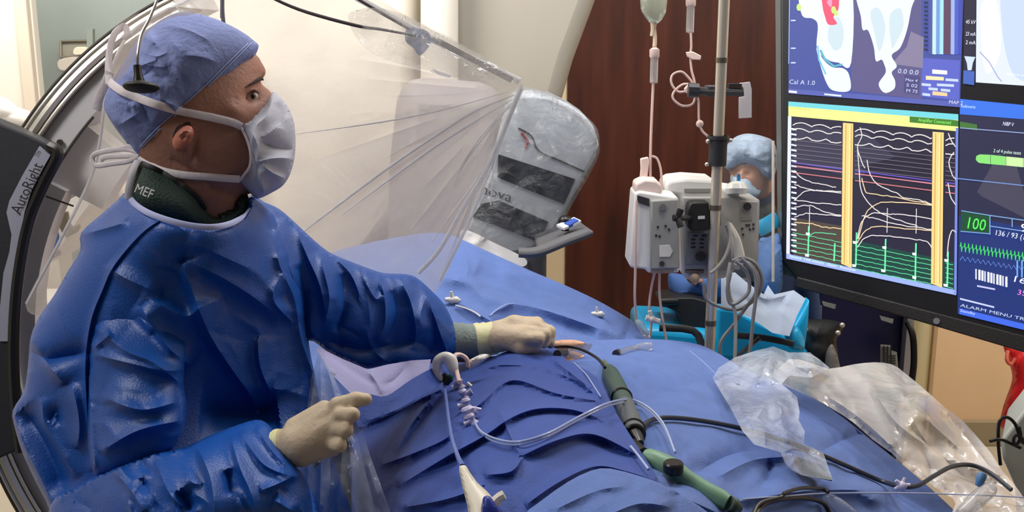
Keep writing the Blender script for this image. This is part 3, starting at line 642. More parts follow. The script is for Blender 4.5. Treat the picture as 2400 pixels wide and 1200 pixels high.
chamber(1619, -8, 76, DI, 'clear drip chamber at the top of the photo beside the steel pole')
def line(name, pts, d, r, m, lab, cat='tube', group=None, sm=6):
    mb = MB(); mb.sweep([P(*(q if len(q) == 3 else (q[0], q[1], d))) for q in pts], r, m=m, sm=sm); return mb.build(name, label=lab, cat=cat, group=group)
line('infusion_tube', [(1531, 195), (1528, 260), (1525, 340), (1524, 420), (1524, 455)], DI, .0032, M_tube, 'pink white infusion line dropping from the bag chamber to the left pump')
line('infusion_tube', [(1527, 366), (1540, 372), (1549, 400), (1551, 445)], DI, .0028, M_tube, 'short curved infusion line arching over the left pump')
line('infusion_tube', [(1619, 78), (1620, 110), (1618, 130), (1621, 165), (1628, 195), (1626, 240), (1600, 248), (1578, 232), (1580, 215), (1600, 198), (1622, 196), (1612, 180), (1596, 168), (1576, 176), (1574, 196), (1590, 215), (1618, 214), (1636, 232), (1638, 280), (1645, 305), (1660, 320)], DI - .01, .0028, M_tube, 'infusion line coiled in two loops left of the pole clamp')
mb = MB(); mb.pp([(1608, 122), (1625, 121), (1644, 131), (1642, 141), (1622, 140), (1611, 133)], DI - .015, .008, mat('clip_pink', (240, 214, 206), .4)); mb.build('slide_clip', label='small pale slide clip on the line above the tubing loops', cat='clip', bevel=.002)
mb = MB(); mb.pp([(1604, 208), (1616, 196), (1620, 206), (1610, 220)], DI - .03, .012, MATS['clip_pink']); mb.build('slide_clip', label='small pale clip in the middle of the tubing loops', cat='clip', bevel=.002)
q = P(1640, 290, DI - .01); mb = MB(); mb.ball(q, .009, MATS['clip_pink']); mb.build('line_connector', label='small round connector on the line beside the pole below the clamp', cat='connector')
mb = MB(); mb.pp([(1501, 372), (1520, 368), (1522, 380), (1516, 430), (1499, 428), (1502, 395)], DI - .01, .012, MATS['clip_pink']); mb.build('roller_clamp', label='pale roller clamp on the line just above the left pump', cat='clamp', bevel=.003)
line('infusion_tube', [(1492, 470, 2.36), (1490, 560, 2.36), (1489, 640, 2.37), (1488, 700, 2.38), (1492, 756, 2.40)], 2.4, .003, M_tube, 'leftmost infusion line hanging down past the left pump')
line('infusion_tube', [(1534, 640), (1526, 680), (1522, 720), (1526, 760), (1522, 796)], 2.41, .003, M_tube, 'infusion line under the left pump carrying the white stopcock')
line('infusion_tube', [(1546, 640), (1546, 690), (1552, 740), (1562, 800)], 2.41, .003, M_tube, 'infusion line under the left pump, right of the one with the stopcock')
mb = MB(); q = P(1528, 748, 2.40); mb.sweep([q + Vector((-.014, 0, .004)), q + Vector((.018, 0, -.006))], .007, m=mat('luer_white', (236, 228, 226), .35), sm=0); mb.sweep([q, q + Vector((-.006, 0, .02))], .005, m=MATS['luer_white'], sm=0); mb.ball(q, .009, MATS['luer_white']); mb.build('stopcock', label='white stopcock on the line hanging below the left pump', cat='stopcock')

def dots(mb, lst, d, m, r=3):
    for x, y in lst: mb.pp([(x - r, y - r), (x + r, y - r), (x + r, y + r), (x - r, y + r)], d - .0015, .003, m)
# left pump
p = thing('infusion_pump', P(1530, 640, 2.38), 'white infusion pump at the left of the pole cluster with grey front', 'infusion pump', 'infusion pumps on the pole')
dp = 2.37
mb = MB(); mb.pp([(1488, 452), (1500, 448), (1590, 462), (1592, 640), (1526, 640), (1520, 642), (1514, 632), (1506, 631), (1478, 628), (1475, 620)], dp, .10, M_pump); mb.build('casing', p, bevel=.006)
mb = MB(); mb.pp([(1526, 470), (1592, 466), (1594, 630), (1524, 632)], dp - .012, .014, M_pumpg); f = mb.build('front_panel', p, bevel=.004)
mb = MB(); dots(mb, [(1542, 532), (1560, 530), (1568, 538), (1538, 552), (1546, 554)], dp - .012, M_pk, 2.4); q = P(1553, 486, dp - .013); mb.cyl(q, q - FWD * .004, .008, mat('knob_grey', (110, 112, 112), .5)); q = P(1551, 618, dp - .013); mb.cyl(q, q - FWD * .005, .006, M_pk); mb.build('buttons', f, smooth=False)
mb = MB(); mb.pp([(1545, 576), (1570, 574), (1577, 589), (1570, 602), (1546, 602)], dp - .014, .003, mat('sticker', (214, 212, 206), .5)); mb.build('sticker', f, smooth=False)
mb = MB(); mb.pp([(1494, 458), (1522, 466), (1522, 484), (1494, 474)], dp - .003, .006, M_pk); mb.build('window', p, smooth=False)
mb = MB(); mb.pp([(1526, 630), (1580, 630), (1578, 640), (1527, 641)], dp - .01, .03, mat('pump_brown', (120, 108, 104), .5)); mb.build('foot', p, smooth=False)
mb = MB(); mb.pp([(1490, 430), (1512, 420), (1540, 423), (1552, 434), (1553, 455), (1489, 455)], dp + .01, .07, mat('pump_cap', (226, 206, 200), .45)); mb.build('top_lid', p, bevel=.006)
# middle pump
p = thing('infusion_pump', P(1640, 655, 2.40), 'wide grey infusion pump in the middle of the cluster, directly behind the steel pole', 'infusion pump', 'infusion pumps on the pole')
dp = 2.455
mb = MB(); mb.pp([(1558, 430), (1575, 420), (1610, 416), (1670, 420), (1700, 440), (1735, 445), (1740, 620), (1700, 655), (1605, 655), (1600, 640), (1592, 460), (1560, 455)], dp, .11, M_pump); mb.build('casing', p, bevel=.01)
mb = MB(); mb.pp([(1600, 462), (1735, 462), (1735, 634), (1605, 632)], dp - .01, .012, mat('pump_mid', (170, 170, 168), .5)); f = mb.build('front_panel', p, bevel=.004)
mb = MB(); mb.pp([(1604, 442), (1665, 442), (1665, 450), (1604, 450)], dp - .004, .006, M_pumpg); mb.build('slot', p, smooth=False)
mb = MB(); mb.pp([(1610, 545), (1662, 545), (1662, 620), (1608, 620)], dp - .016, .008, mat('keypad_grey', (132, 134, 140), .5)); kp = mb.build('keypad', f, bevel=.002)
mb = MB()
for r_ in range(4):
    for c_ in range(2): x = 1620 + c_ * 20 + (5 if r_ == 0 else 0); y = 551 + r_ * 9; mb.pp([(x, y), (x + 10, y), (x + 10, y + 3.5), (x, y + 3.5)], dp - .018, .003, M_pk)
q = P(1641, 601, dp - .016); mb.cyl(q, q - FWD * .012, .0115, M_pk); mb.build('buttons', kp, smooth=False)
mb = MB(); mb.pp([(1606, 634), (1650, 634), (1650, 640), (1606, 640)], dp - .012, .01, MATS['pump_brown']); mb.build('foot', p, smooth=False)
mb = MB(); q = P(1628, 652, dp - .01); mb.ball(q, .012, mat('skin_knob', (216, 186, 160), .5)); mb.build('release_knob', p)
# black pole mount with wing knob
c = thing('pump_mount', P(1640, 545, 2.41), 'black plastic mount with wing knob clamping the pumps to the pole', 'clamp')
M_bk2 = mat('mount_black', (24, 24, 27), .5)
mb = MB(); mb.pp([(1616, 480), (1622, 474), (1662, 474), (1664, 540), (1620, 543), (1612, 530), (1612, 495)], 2.395, .045, M_bk2); mb.build('block', c, bevel=.004)
mb = MB(); mb.pp([(1662, 494), (1690, 494), (1690, 530), (1662, 530)], 2.40, .03, M_bk2); mb.build('jaw', c, bevel=.003)
mb = MB(); mb.pp([(1636, 507), (1652, 506), (1652, 513), (1636, 514)], 2.393, .003, mat('mount_label', (200, 200, 200), .4)); mb.build('label_plate', c, smooth=False)
mb = MB(); mb.sweep([P(1584, 511, 2.335), P(1602, 511, 2.345), P(1618, 512, 2.40)], .0065, m=M_bk2, sm=2)
for dx, dy in ((8, -21), (8, 21), (-10, 0)): mb.sweep([P(1588, 511, 2.335), P(1588 + dx * .5, 511 + dy * .5, 2.332), P(1588 + dx, 511 + dy, 2.33)], [.006, .0075, .008], .006, M_bk2, nrm=-FWD)
mb.build('wing_knob', c)
# right pump
p = thing('infusion_pump', P(1745, 640, 2.44), 'right hand grey infusion pump under the round clear lid', 'infusion pump', 'infusion pumps on the pole')
dp = 2.45
mb = MB(); mb.pp([(1722, 460), (1782, 468), (1778, 612), (1770, 630), (1728, 632), (1720, 600)], dp, .10, M_pumpg); mb.build('casing', p, bevel=.006)
mb = MB(); mb.pp([(1728, 470), (1778, 472), (1774, 618), (1726, 618)], dp - .006, .008, mat('pump_face2', (160, 158, 154), .5)); f = mb.build('front_panel', p, bevel=.003)
mb = MB(); dots(mb, [(1740, 536), (1750, 528), (1758, 538), (1766, 536), (1766, 526), (1742, 550), (1756, 528)], dp - .007, M_pk, 2.2); mb.pp([(1738, 508), (1762, 507), (1762, 516), (1738, 517)], dp - .008, .003, mat('lcd', (140, 140, 134), .4)); q = P(1751, 484, dp - .007); mb.cyl(q, q - FWD * .006, .009, M_pk); mb.build('buttons', f, smooth=False)
mb = MB(); mb.lathe(P(1726, 455, 2.44), P(1726, 425, 2.44), [(0, .024), (.4, .027), (.8, .022), (1, .012)], mat('dome_white', (226, 228, 224), .25, coat=.5)); mb.build('round_lid', p)
mb = MB(); mb.cyl(P(1731, 428, 2.44), P(1731, 408, 2.44), .0045, mat('blue_nozzle', (50, 130, 190), .4)); mb.build('nozzle', p)
mb = MB(); mb.sweep([P(1706, 525, 2.42), P(1722, 560, 2.42), P(1730, 600, 2.42), P(1728, 622, 2.42)], [.008, .013, .016, .012], .010, mat('bracket_pale', (206, 202, 196), .4), nrm=-FWD); mb.build('cable_bracket', p)
M_cab = mat('cable_grey', (120, 120, 122), .4, spec=.6); M_cab2 = mat('cable_pale', (170, 166, 160), .4)
gl_ = 'looped cables below the pumps'
loops = [([(1716, 612), (1740, 604), (1772, 620), (1786, 660), (1770, 700), (1730, 725), (1690, 720), (1655, 700), (1650, 665)], M_cab, 'grey cable making the widest loop below the right pump'),
 ([(1722, 610), (1755, 618), (1776, 650), (1770, 690), (1745, 725), (1720, 760), (1690, 800), (1688, 840)], M_cab, 'grey cable curling right then crossing down to the drape'),
 ([(1712, 615), (1706, 650), (1710, 690), (1722, 730), (1724, 780), (1722, 845)], M_cab2, 'pale cable hanging straight down right of the pole'),
 ([(1724, 612), (1750, 640), (1756, 680), (1735, 705), (1712, 712), (1705, 680), (1712, 640)], M_cab, 'small grey cable loop right of the pole'),
 ([(1738, 606), (1768, 640), (1772, 690), (1766, 740), (1760, 800), (1755, 840)], M_cab, 'rightmost grey cable falling behind the crumpled plastic')]
for k, (pts, m_, lb_) in enumerate(loops): line('cable', [(x, y, 2.39 - .008 * k) for x, y in pts], 2.38, .0042, m_, lb_, 'cable', gl_)
line('cable', [(1706, 520), (1712, 560), (1700, 600), (1682, 626), (1665, 640)], 2.40, .004, M_cab2, 'pale cable running from the right pump toward the pole', 'cable')

# ------------------------------------------------------------------ monitor
ray = lambda x, y: P(x, y, 1) - CAMP
NP = Vector((0.39557407, 0.89911917, -0.18736563)); KM = 2.9; P0 = P(1848, 240, KM)
def M3(x, y, e=0):
    r = ray(x, y); t = (P0 - CAMP).dot(NP) / r.dot(NP); return CAMP + r * t - NP * e
RT = (M3(2247, 305) - M3(1848, 240)).normalized(); UPm = (M3(1848, 240) - M3(1843, 602)).normalized()
mon = thing('monitor', M3(2100, 760), 'huge wall of medical displays with coloured traces at the right edge', 'monitor')
def mp(mb, px, m, e=.001, t=.0008):
    mb.prism([M3(x, y, e) for x, y in px], NP * t, m)
M_bez = mat('bezel_black', (26, 25, 30), .45, bump=.1, bscale=300); M_side = mat('bezel_side', (120, 124, 124), .35, metal=.3)
mb = MB(); mb.prism([M3(1828, -120), M3(2560, -190), M3(2560, 850), M3(2400, 812), M3(2150, 742), M3(1870, 662), M3(1832, 610)], NP * .09, M_bez); mb.build('casing', mon, bevel=.006)
mb = MB(); mb.prism([M3(1868, 648, .004), M3(2560, 828, .004), M3(2560, 870, .004), M3(2400, 826, .004), M3(2150, 752, .004), M3(1862, 672, .004)], NP * .085, mat('bezel_lower', (44, 42, 42), .5, bump=.3, bscale=200)); mb.build('lower_rim', mon, bevel=.004)
mb = MB(); mb.prism([M3(1812, -120, -.03), M3(1828, -120, -.002), M3(1846, 160, -.002), M3(1842, 610, -.002), M3(1818, 600, -.03)], NP * .06, M_side); mb.build('side_frame', mon, bevel=.003)
mb = MB(); mb.prism([M3(1862, 606, -.03), M3(1822, 600, -.03), M3(1812, 640, -.05), M3(1850, 650, -.05)], NP * .05, mat('frame_tan', (150, 130, 112), .5)); mb.build('lower_bracket', mon, bevel=.003)
for x, y in ((1945, 712), (2080, 746)):
    mb = MB(); mb.prism([M3(x - 18, y - 6, .008), M3(x + 14, y + 2, .008), M3(x + 12, y + 12, .008), M3(x - 14, y + 4, .008)], NP * .02, mat('clip_tape', (128, 126, 120), .5)); mb.build('clip', mon)
mb = MB(); q = M3(2195, 752, .005); mb.lathe(q, q - NP * .002, [(0, .0085), (1, .0085)], mat('logo_grey', (130, 130, 134), .4)); mb.build('power_badge', mon)
# stand
mb = MB(); q = M3(2300, 700, -.25); mb.box((q.x, q.y + .12, 2.3), (.1, .1, 1.4), M_side); mb.build('ceiling_arm', mon, bevel=.01)
EM = {}
def em(c, s=1.25):
    k = 'screen_%d_%d_%d' % c
    return mat(k, c, emit=s)
def mtext(mb, s, x0, y0, x1, y1, h, m, e=.004):
    a, b = M3(x0, y0, e), M3(x1, y1, e); text(mb, s, a, b, m, size=(b - a).length * h / math.hypot(x1 - x0, y1 - y0), lift=.0004, up=UPm)
def mline(mb, pts, wpx, m, e=.003):
    wv = S(wpx, KM) / 2; q = [M3(x, y, e) for x, y in pts]; vs = []; n = len(q)
    for i in range(n):
        t = (q[min(i + 1, n - 1)] - q[max(i - 1, 0)]).normalized(); b = t.cross(NP).normalized() * wv; vs += [q[i] + b, q[i] - b]
    mb.add(vs, [(2 * i, 2 * i + 1, 2 * i + 3, 2 * i + 2) for i in range(n - 1)], m)
def mround(px): return catmull(px, 5, True)
# anatomy display (top left)
mb = MB(); mp(mb, [(1850, -100), (2262, -130), (2250, 250), (1848, 214)], em((62, 76, 150))); d1 = mb.build('anatomy_display', mon, smooth=False)
mb = MB(); mp(mb, [(1997, -100), (2160, -120), (2160, 233), (1995, 214)], em((88, 82, 130)), .0015); mp(mb, [(2135, 74), (2165, 88), (2163, 160), (2090, 150), (2125, 110)], em((128, 120, 150)), .002); mb.build('display_background', d1, smooth=False)
W_ = em((222, 236, 240)); W2 = em((196, 214, 222)); W3 = em((236, 240, 250))
mb = MB(); mp(mb, mround([(1876, -20), (1880, 36), (1905, 44), (1917, 60), (1915, 115), (1940, 140), (1965, 147), (1995, 147), (1995, -30), (1930, -40)]), W_, .0025)
mp(mb, mround([(1945, 60), (1965, 40), (1978, 75), (1972, 110), (1955, 118), (1940, 90)]), W2, .003)
mp(mb, mround([(1914, 112), (1922, 150), (1938, 196), (1955, 213), (1992, 212), (1990, 175), (1975, 160), (1952, 158), (1930, 140)]), W_, .0035)
mp(mb, mround([(2008, -30), (2018, 40), (2022, 70), (2035, 72), (2048, 110), (2053, 143), (2066, 140), (2072, 150), (2076, 170), (2060, 195), (2066, 212), (2078, 218), (2096, 208), (2098, 190), (2090, 170), (2102, 155), (2090, 130), (2110, 112), (2126, 70), (2136, 20), (2148, -30), (2080, -50)]), W_, .0025)
mp(mb, mround([(2040, 30), (2060, 20), (2075, 60), (2070, 100), (2060, 120), (2050, 80)]), W2, .003); mp(mb, mround([(2085, 40), (2110, 20), (2118, 60), (2100, 100), (2090, 110)]), W2, .003)
mb.build('heart_model', d1, smooth=False)
mb = MB(); mp(mb, mround([(1928, -20), (1962, -20), (1966, 20), (1954, 40), (1962, 56), (1942, 58), (1934, 40), (1928, 14)]), em((226, 80, 110)), .004); mp(mb, mround([(1938, 5), (1950, 0), (1948, 18)]), em((240, 150, 180)), .0045)
mb.build('red_lesion_marks', d1, smooth=False)
mb = MB()
for x, y, r in ((1873, 18, 7), (1954, 24, 7), (1960, 32, 6)): mp(mb, [(x + r * .8 * math.cos(a), y + r * 1.2 * math.sin(a)) for a in np.linspace(0, 6.28, 14)[:-1]], em((196, 238, 120)), .005)
mb.build('green_points', d1, smooth=False)
mb = MB(); mline(mb, [(1923, 118), (1934, 140), (1955, 156), (1975, 152)], 5, em((90, 170, 190)), .005); mline(mb, [(1917, 108), (1920, 140), (1936, 175)], 4, em((120, 190, 220)), .005); mb.build('teal_rim', d1, smooth=False)
mb = MB()
cols = [(70, 80, 150), (190, 220, 220), (110, 150, 210), (160, 215, 230), (88, 60, 90), (88, 60, 90), (150, 170, 220), (70, 90, 190), (60, 70, 170)]
for k, c_ in enumerate(cols): x = 2178 + k * 8.6; mp(mb, [(x, -100), (x + 8.6, -100), (x + 7, 128), (x - 1.6, 127)], em(c_), .003)
for k in range(12): mp(mb, [(2166, 4 + k * 10), (2175, 5 + k * 10), (2175, 9 + k * 10), (2166, 8 + k * 10)], em((30, 30, 60)), .0045)
mb.build('colour_bars', d1, smooth=False)
mb = MB(); mp(mb, [(2162, 136), (2250, 142), (2248, 236), (2158, 226)], em((86, 96, 190)), .002); mp(mb, [(2185, 163), (2220, 166), (2220, 175), (2185, 173)], em((235, 240, 245)), .003)
mp(mb, [(2170, 178), (2212, 181), (2212, 189), (2170, 187)], em((240, 220, 170)), .003); mp(mb, [(2186, 214), (2220, 218), (2220, 226), (2185, 223)], em((245, 200, 150)), .003)
for x, y, l in ((2216, 184, 30), (2160, 195, 22), (2196, 196, 40), (2176, 205, 22), (2205, 208, 22), (2162, 218, 18)): mp(mb, [(x, y), (x + l, y + 2), (x + l, y + 8), (x, y + 6)], em((190, 205, 240)), .003)
mb.build('settings_panel', d1, smooth=False)
mb = MB(); mp(mb, [(2120, 176), (2155, 180), (2153, 222), (2118, 216)], em((70, 66, 120)), .003); mtext(mb, '0.0 0.0', 2104, 172, 2152, 176, 12, em((200, 210, 240))); mtext(mb, 'Max 4', 2122, 190, 2150, 193, 7, em((200, 210, 240))); mtext(mb, 'S 02', 2124, 203, 2150, 206, 8, em((200, 210, 240))); mtext(mb, 'M 75', 2124, 216, 2150, 219, 8, em((200, 210, 240)))
mtext(mb, 'Cal A 1.0', 1850, 197, 1910, 200, 11, em((200, 210, 240))); mp(mb, [(1849, 212), (1868, 214), (1868, 219), (1849, 217)], em((225, 230, 250)), .003); mp(mb, [(1932, 219), (1972, 223), (1972, 227), (1932, 223)], em((210, 220, 245)), .003)
for y in (47, 112, 146): mp(mb, [(1854, y), (1865, y), (1865, y + 3), (1854, y + 3)], em((200, 210, 245)), .003)
mline(mb, [(1851, -20), (1849, 150)], 2, em((150, 170, 230)), .003); mb.build('lettering', d1, smooth=False)
mb = MB(); mp(mb, [(1848, 208), (2256, 240), (2256, 252), (1848, 219)], em((82, 92, 170)), .002); mtext(mb, 'MAP 2', 2224, 243, 2256, 246, 9, em((210, 215, 245))); mb.build('status_bar', d1, smooth=False)
# electrogram display (lower left)
mb = MB(); mp(mb, [(1848, 240), (2247, 288), (2241, 692), (1843, 604)], em((30, 26, 52))); d2 = mb.build('electrogram_display', mon, smooth=False)
mb = MB(); mp(mb, [(2020, 390), (2160, 350), (2200, 420), (2200, 520), (2060, 480)], em((22, 18, 44)), .0015); mp(mb, [(1862, 290), (2030, 310), (2100, 370), (2010, 420), (1862, 380)], em((50, 48, 72)), .0013)
mp(mb, [(1860, 510), (1975, 530), (1975, 632), (1860, 608)], em((72, 62, 56)), .0015); mb.build('display_background', d2, smooth=False)
mb = MB(); mp(mb, [(1848, 238), (2246, 268), (2246, 282), (1848, 249)], em((110, 205, 215)), .002); mp(mb, [(1848, 249), (2246, 282), (2246, 308), (1848, 272)], em((238, 242, 140)), .0022); mp(mb, [(2132, 273), (2230, 281), (2246, 283), (2246, 297), (2132, 287)], em((58, 120, 40)), .003)
mtext(mb, 'Amplifier Connected', 2152, 285, 2228, 292, 9, em((150, 240, 100)), .005); mtext(mb, 'File Edit View', 1852, 256, 1900, 259, 6, em((180, 180, 90)), .005); mb.build('title_bar', d2, smooth=False)
mb = MB(); mp(mb, [(1847, 272), (1855, 273), (1851, 604), (1843, 602)], em((215, 222, 250)), .002); mp(mb, [(1843, 594), (2241, 680), (2241, 692), (1843, 606)], em((150, 170, 240)), .0025); mp(mb, [(2240, 300), (2246, 300), (2242, 690), (2236, 690)], em((110, 130, 210)), .0025)
for k in range(24): y = 300 + k * 12.4; mp(mb, [(1855, y), (1867, y + 2), (1867, y + 6), (1855, y + 4)], em((225, 230, 250)), .003)
mtext(mb, 'Speed 100 mm/s  Gain  Review', 1850, 602, 2005, 636, 6, em((240, 240, 255)), .005)
mb.build('side_ruler', d2, smooth=False)
mb = MB()
for x0, wd_ in ((1976, 24), (2186, 26)):
    sk = -.012 * 1; mp(mb, [(x0, 288 + (x0 - 1976) * .1), (x0 + wd_, 290 + (x0 - 1976) * .1), (x0 + wd_ - 4, 622 + (x0 - 1976) * .22 + 6), (x0 - 4, 618 + (x0 - 1976) * .22)], em((250, 206, 132)), .0035)
    for dx, c_ in ((7, (190, 140, 60)), (16, (255, 230, 170)), (20, (200, 150, 70))): mline(mb, [(x0 + dx, 292 + (x0 - 1976) * .1), (x0 + dx - 4, 618 + (x0 - 1976) * .22)], 1.6, em(c_), .0045)
mb.build('pacing_bands', d2, smooth=False)
TRx = em((222, 216, 214)); TRg = em((96, 210, 150)); TRy = em((238, 208, 160)); dim = em((122, 112, 120)); mb = MB(); mg = MB(); md_ = MB(); my = MB()
def slope(x): return (x - 1856) * (.10)
segs = [(1858, 1974), (2004, 2184), (2216, 2238)]
rs = random.Random(3)
for sx0, sx1 in segs:
    for row, (y0, am, ph) in enumerate([(292, 6, 0), (306, 6, 1.2), (318, 7, 2.4)]):
        pts = []
        for x in np.arange(sx0, sx1 + .1, 3.0):
            t = ((x - sx0) % 44) / 44; y = y0 + (.10) * (x - 1856) - am * abs(math.sin(math.pi * t + ph * .3)) * (1 if row < 2 else -1) + (1.5 if t < .08 else 0); pts.append((x, y))
        if len(pts) > 1: mline(mb, pts, 2.3, TRx)
    for k in range(7):
        y0 = 328 + k * 10.5; mline(md_, [(sx0, y0 + .115 * (sx0 - 1856)), (sx1, y0 + .115 * (sx1 - 1856))], 1.2, dim)
    for y0, c_ in ((381, (110, 84, 210)), (388, (226, 130, 150)), (404, (200, 120, 120))): mline(md_, [(sx0, y0 + .13 * (sx0 - 1856)), (sx1, y0 + .13 * (sx1 - 1856))], 2.2, em(c_))
    for k in range(6):
        y0 = 545 + k * 11; mline(mg, [(x, y0 + .2 * (x - 1856) + rs.uniform(-1, 1)) for x in np.arange(sx0, sx1 + .1, 6)], 1.5, TRg)
def tr_(pts, w_=2, m_=TRx, jit=1.2):
    q = catmull(pts, 6); mline(mb, [(x, y + rs.uniform(-jit, jit)) for x, y in q], w_, m_)
tr_([(1862, 400), (1880, 418), (1905, 428), (1930, 432), (1960, 440)]); tr_([(1862, 470), (1885, 450), (1910, 446), (1940, 448), (1972, 450)]); tr_([(1862, 432), (1900, 444), (1972, 452)])
tr_([(1862, 468), (1900, 474), (1940, 478), (1972, 480)]); tr_([(1862, 486), (1900, 482), (1930, 496), (1972, 505)]); tr_([(1862, 510), (1890, 500), (1920, 502), (1972, 506)]); tr_([(1862, 522), (1900, 524), (1930, 532), (1972, 536)], m_=TRy)
tr_([(1895, 556), (1915, 545), (1960, 550)], m_=TRg)
tr_([(2032, 374), (2040, 410), (2062, 436), (2100, 452), (2120, 464), (2150, 468), (2184, 478)]); tr_([(2010, 350), (2014, 400), (2020, 450), (2050, 490), (2090, 510), (2150, 530)]); tr_([(2012, 560), (2030, 500), (2060, 476), (2100, 474), (2184, 482)], m_=TRy)
tr_([(2010, 560), (2020, 520), (2045, 500), (2080, 502), (2120, 504), (2184, 514)]); tr_([(2016, 300), (2020, 320), (2010, 345), (2020, 380), (2028, 395)]); tr_([(2020, 418), (2030, 450), (2050, 456), (2100, 462), (2184, 480)], m_=TRy)
tr_([(2010, 568), (2030, 540), (2060, 530), (2120, 536), (2184, 540)], m_=TRy); tr_([(2010, 580), (2030, 556), (2070, 552), (2120, 558), (2170, 566), (2184, 582)]); tr_([(2020, 506), (2060, 514), (2100, 526), (2184, 538)], m_=TRx)
tr_([(2222, 312), (2230, 330), (2240, 345)]); tr_([(2236, 356), (2224, 380), (2232, 410), (2240, 420)]); tr_([(2222, 430), (2228, 460), (2240, 480)]); tr_([(2220, 600), (2224, 560), (2232, 540), (2240, 545)])
for x in (1898, 2080, 2148): mline(mb, [(x, 484 + (x - 1898) * .02), (x - 1, 540 + (x - 1898) * .03)], 1.6, TRx)
mb.build('white_traces', d2, smooth=False); md_.build('flat_traces', d2, smooth=False)
for x, a_, b_ in ((1896, 530, 602), (1957, 570, 612), (2008, 545, 622), (2076, 560, 638), (2147, 570, 658), (2222, 590, 672)): mline(mg, [(x, a_), (x - 2, b_)], 3.2, em((110, 240, 170)))
for x, a_ in ((1894, 548), (1892, 598), (2004, 568), (2002, 622), (2073, 580), (2070, 634), (2143, 595), (2143, 650), (2218, 610), (2216, 668)): mp(mg, [(x - 5, a_ - 3), (x + 5, a_ - 2), (x + 4, a_ + 4), (x - 4, a_ + 3)], em((230, 250, 245)), .005)
mp(mg, [(1990, 560), (2236, 614), (2236, 680), (1990, 625)], em((14, 62, 56)), .0018)
mg.build('green_traces', d2, smooth=False)
# vital signs display (lower right)
mb = MB(); mp(mb, [(2249, 250), (2560, 290), (2560, 800), (2246, 735)], em((34, 34, 66))); d3 = mb.build('vital_signs_display', mon, smooth=False)
mb = MB(); mp(mb, [(2247, 505), (2560, 560), (2560, 800), (2244, 735)], em((22, 44, 110)), .0014); mp(mb, [(2290, 450), (2340, 360), (2380, 380), (2420, 520), (2300, 460)], em((64, 62, 82)), .0014); mb.build('display_background', d3, smooth=False)
mb = MB(); mp(mb, [(2250, 232), (2560, 262), (2560, 292), (2250, 268)], em((52, 110, 222)), .002); mtext(mb, 'Radimetrix', 2252, 252, 2286, 255, 8, em((200, 225, 255))); mtext(mb, 'NIBP V', 2350, 294, 2375, 297, 10, em((225, 230, 255))); mb.build('title_bar', d3, smooth=False)
mb = MB(); mp(mb, [(2250, 285), (2290, 292), (2290, 306), (2250, 300)], em((60, 110, 50)), .0018); mline(mb, [(2250, 300), (2560, 325)], 2, em((140, 160, 200))); mline(mb, [(2240, 418), (2560, 452)], 2.2, em((110, 140, 200))); mb.build('divider_lines', d3, smooth=False)
mb = MB(); mp(mb, [(2296, 362), (2321, 363), (2321, 385), (2294, 382), (2287, 375), (2288, 366)], em((132, 214, 112)), .003); mp(mb, [(2322, 363), (2357, 367), (2357, 388), (2322, 385)], em((132, 214, 112)), .003); mp(mb, [(2358, 367), (2398, 371), (2398, 392), (2358, 388)], em((196, 246, 160)), .003); mp(mb, [(2399, 371), (2440, 375), (2440, 396), (2399, 392)], em((196, 246, 160)), .003)
mtext(mb, '2 of 4 pulse tests', 2328, 357, 2392, 363, 9, em((210, 240, 220))); mb.build('progress_bar', d3, smooth=False)
mb = MB(); mp(mb, [(2253, 494), (2320, 505), (2320, 548), (2251, 542)], em((16, 70, 44)), .003); mtext(mb, '100', 2267, 535, 2308, 541, 30, em((90, 250, 90)), .006); mtext(mb, '9', 2390, 548 - 6, 2408, 545, 22, em((230, 235, 255)), .006); mtext(mb, '136 / 93 (107)', 2333, 551, 2424, 566, 14, em((225, 232, 255)), .006)
for a_, b_ in (((2253, 494), (2320, 505)), ((2251, 542), (2320, 548)), ((2320, 505), (2440, 522)), ((2321, 530), (2440, 548)), ((2320, 505), (2320, 550)), ((2372, 512), (2372, 532))): mline(mb, [a_, b_], 2, em((120, 160, 210)), .0045)
mb.build('readings', d3, smooth=False)
mb = MB(); pts = []; x = 2250
while x < 2440: y = 578 + (x - 2250) * .16; pts += [(x, y), (x + 2, y - 10), (x + 4, y + 12), (x + 6, y)]; x += 9
mline(mb, pts, 1.6, em((70, 220, 90)), .004); pts = []; x = 2250
while x < 2440: y = 606 + (x - 2250) * .17; pts += [(x, y + 4), (x + 6, y - 5)]; x += 12
mline(mb, pts, 1.4, em((110, 150, 230)), .004); mb.build('vital_traces', d3, smooth=False)
mb = MB()
for k in range(11):
    x = 2286 + k * 7; y = 630 + k * 1.8; mp(mb, [(x, y), (x + (5 if k % 3 else 3), y + .6), (x + (5 if k % 3 else 3), y + 25), (x, y + 24)], em((225, 230, 250)), .004)
mtext(mb, '16:11', 2376, 660, 2440, 674, 16, em((225, 230, 250))); mp(mb, [(2290, 668), (2332, 676), (2332, 680), (2290, 672)], em((190, 190, 235)), .004); mtext(mb, '35.0', 2384, 690, 2420, 697, 14, em((236, 130, 220)))
mp(mb, [(2250, 698), (2330, 718), (2330, 722), (2250, 702)], em((190, 200, 240)), .004); mtext(mb, 'ALARM MENU TREND', 2250, 718, 2440, 760, 8, em((190, 205, 240))); mp(mb, [(2248, 722), (2560, 798), (2560, 812), (2248, 736)], em((60, 100, 220)), .003); mtext(mb, 'Standby', 2250, 730, 2285, 738, 7, em((200, 215, 250)), .006)
for x in (2384, 2395): mline(mb, [(x, 610), (x, 650)], 3, em((110, 160, 230)), .004)
mb.build('readout_block', d3, smooth=False)
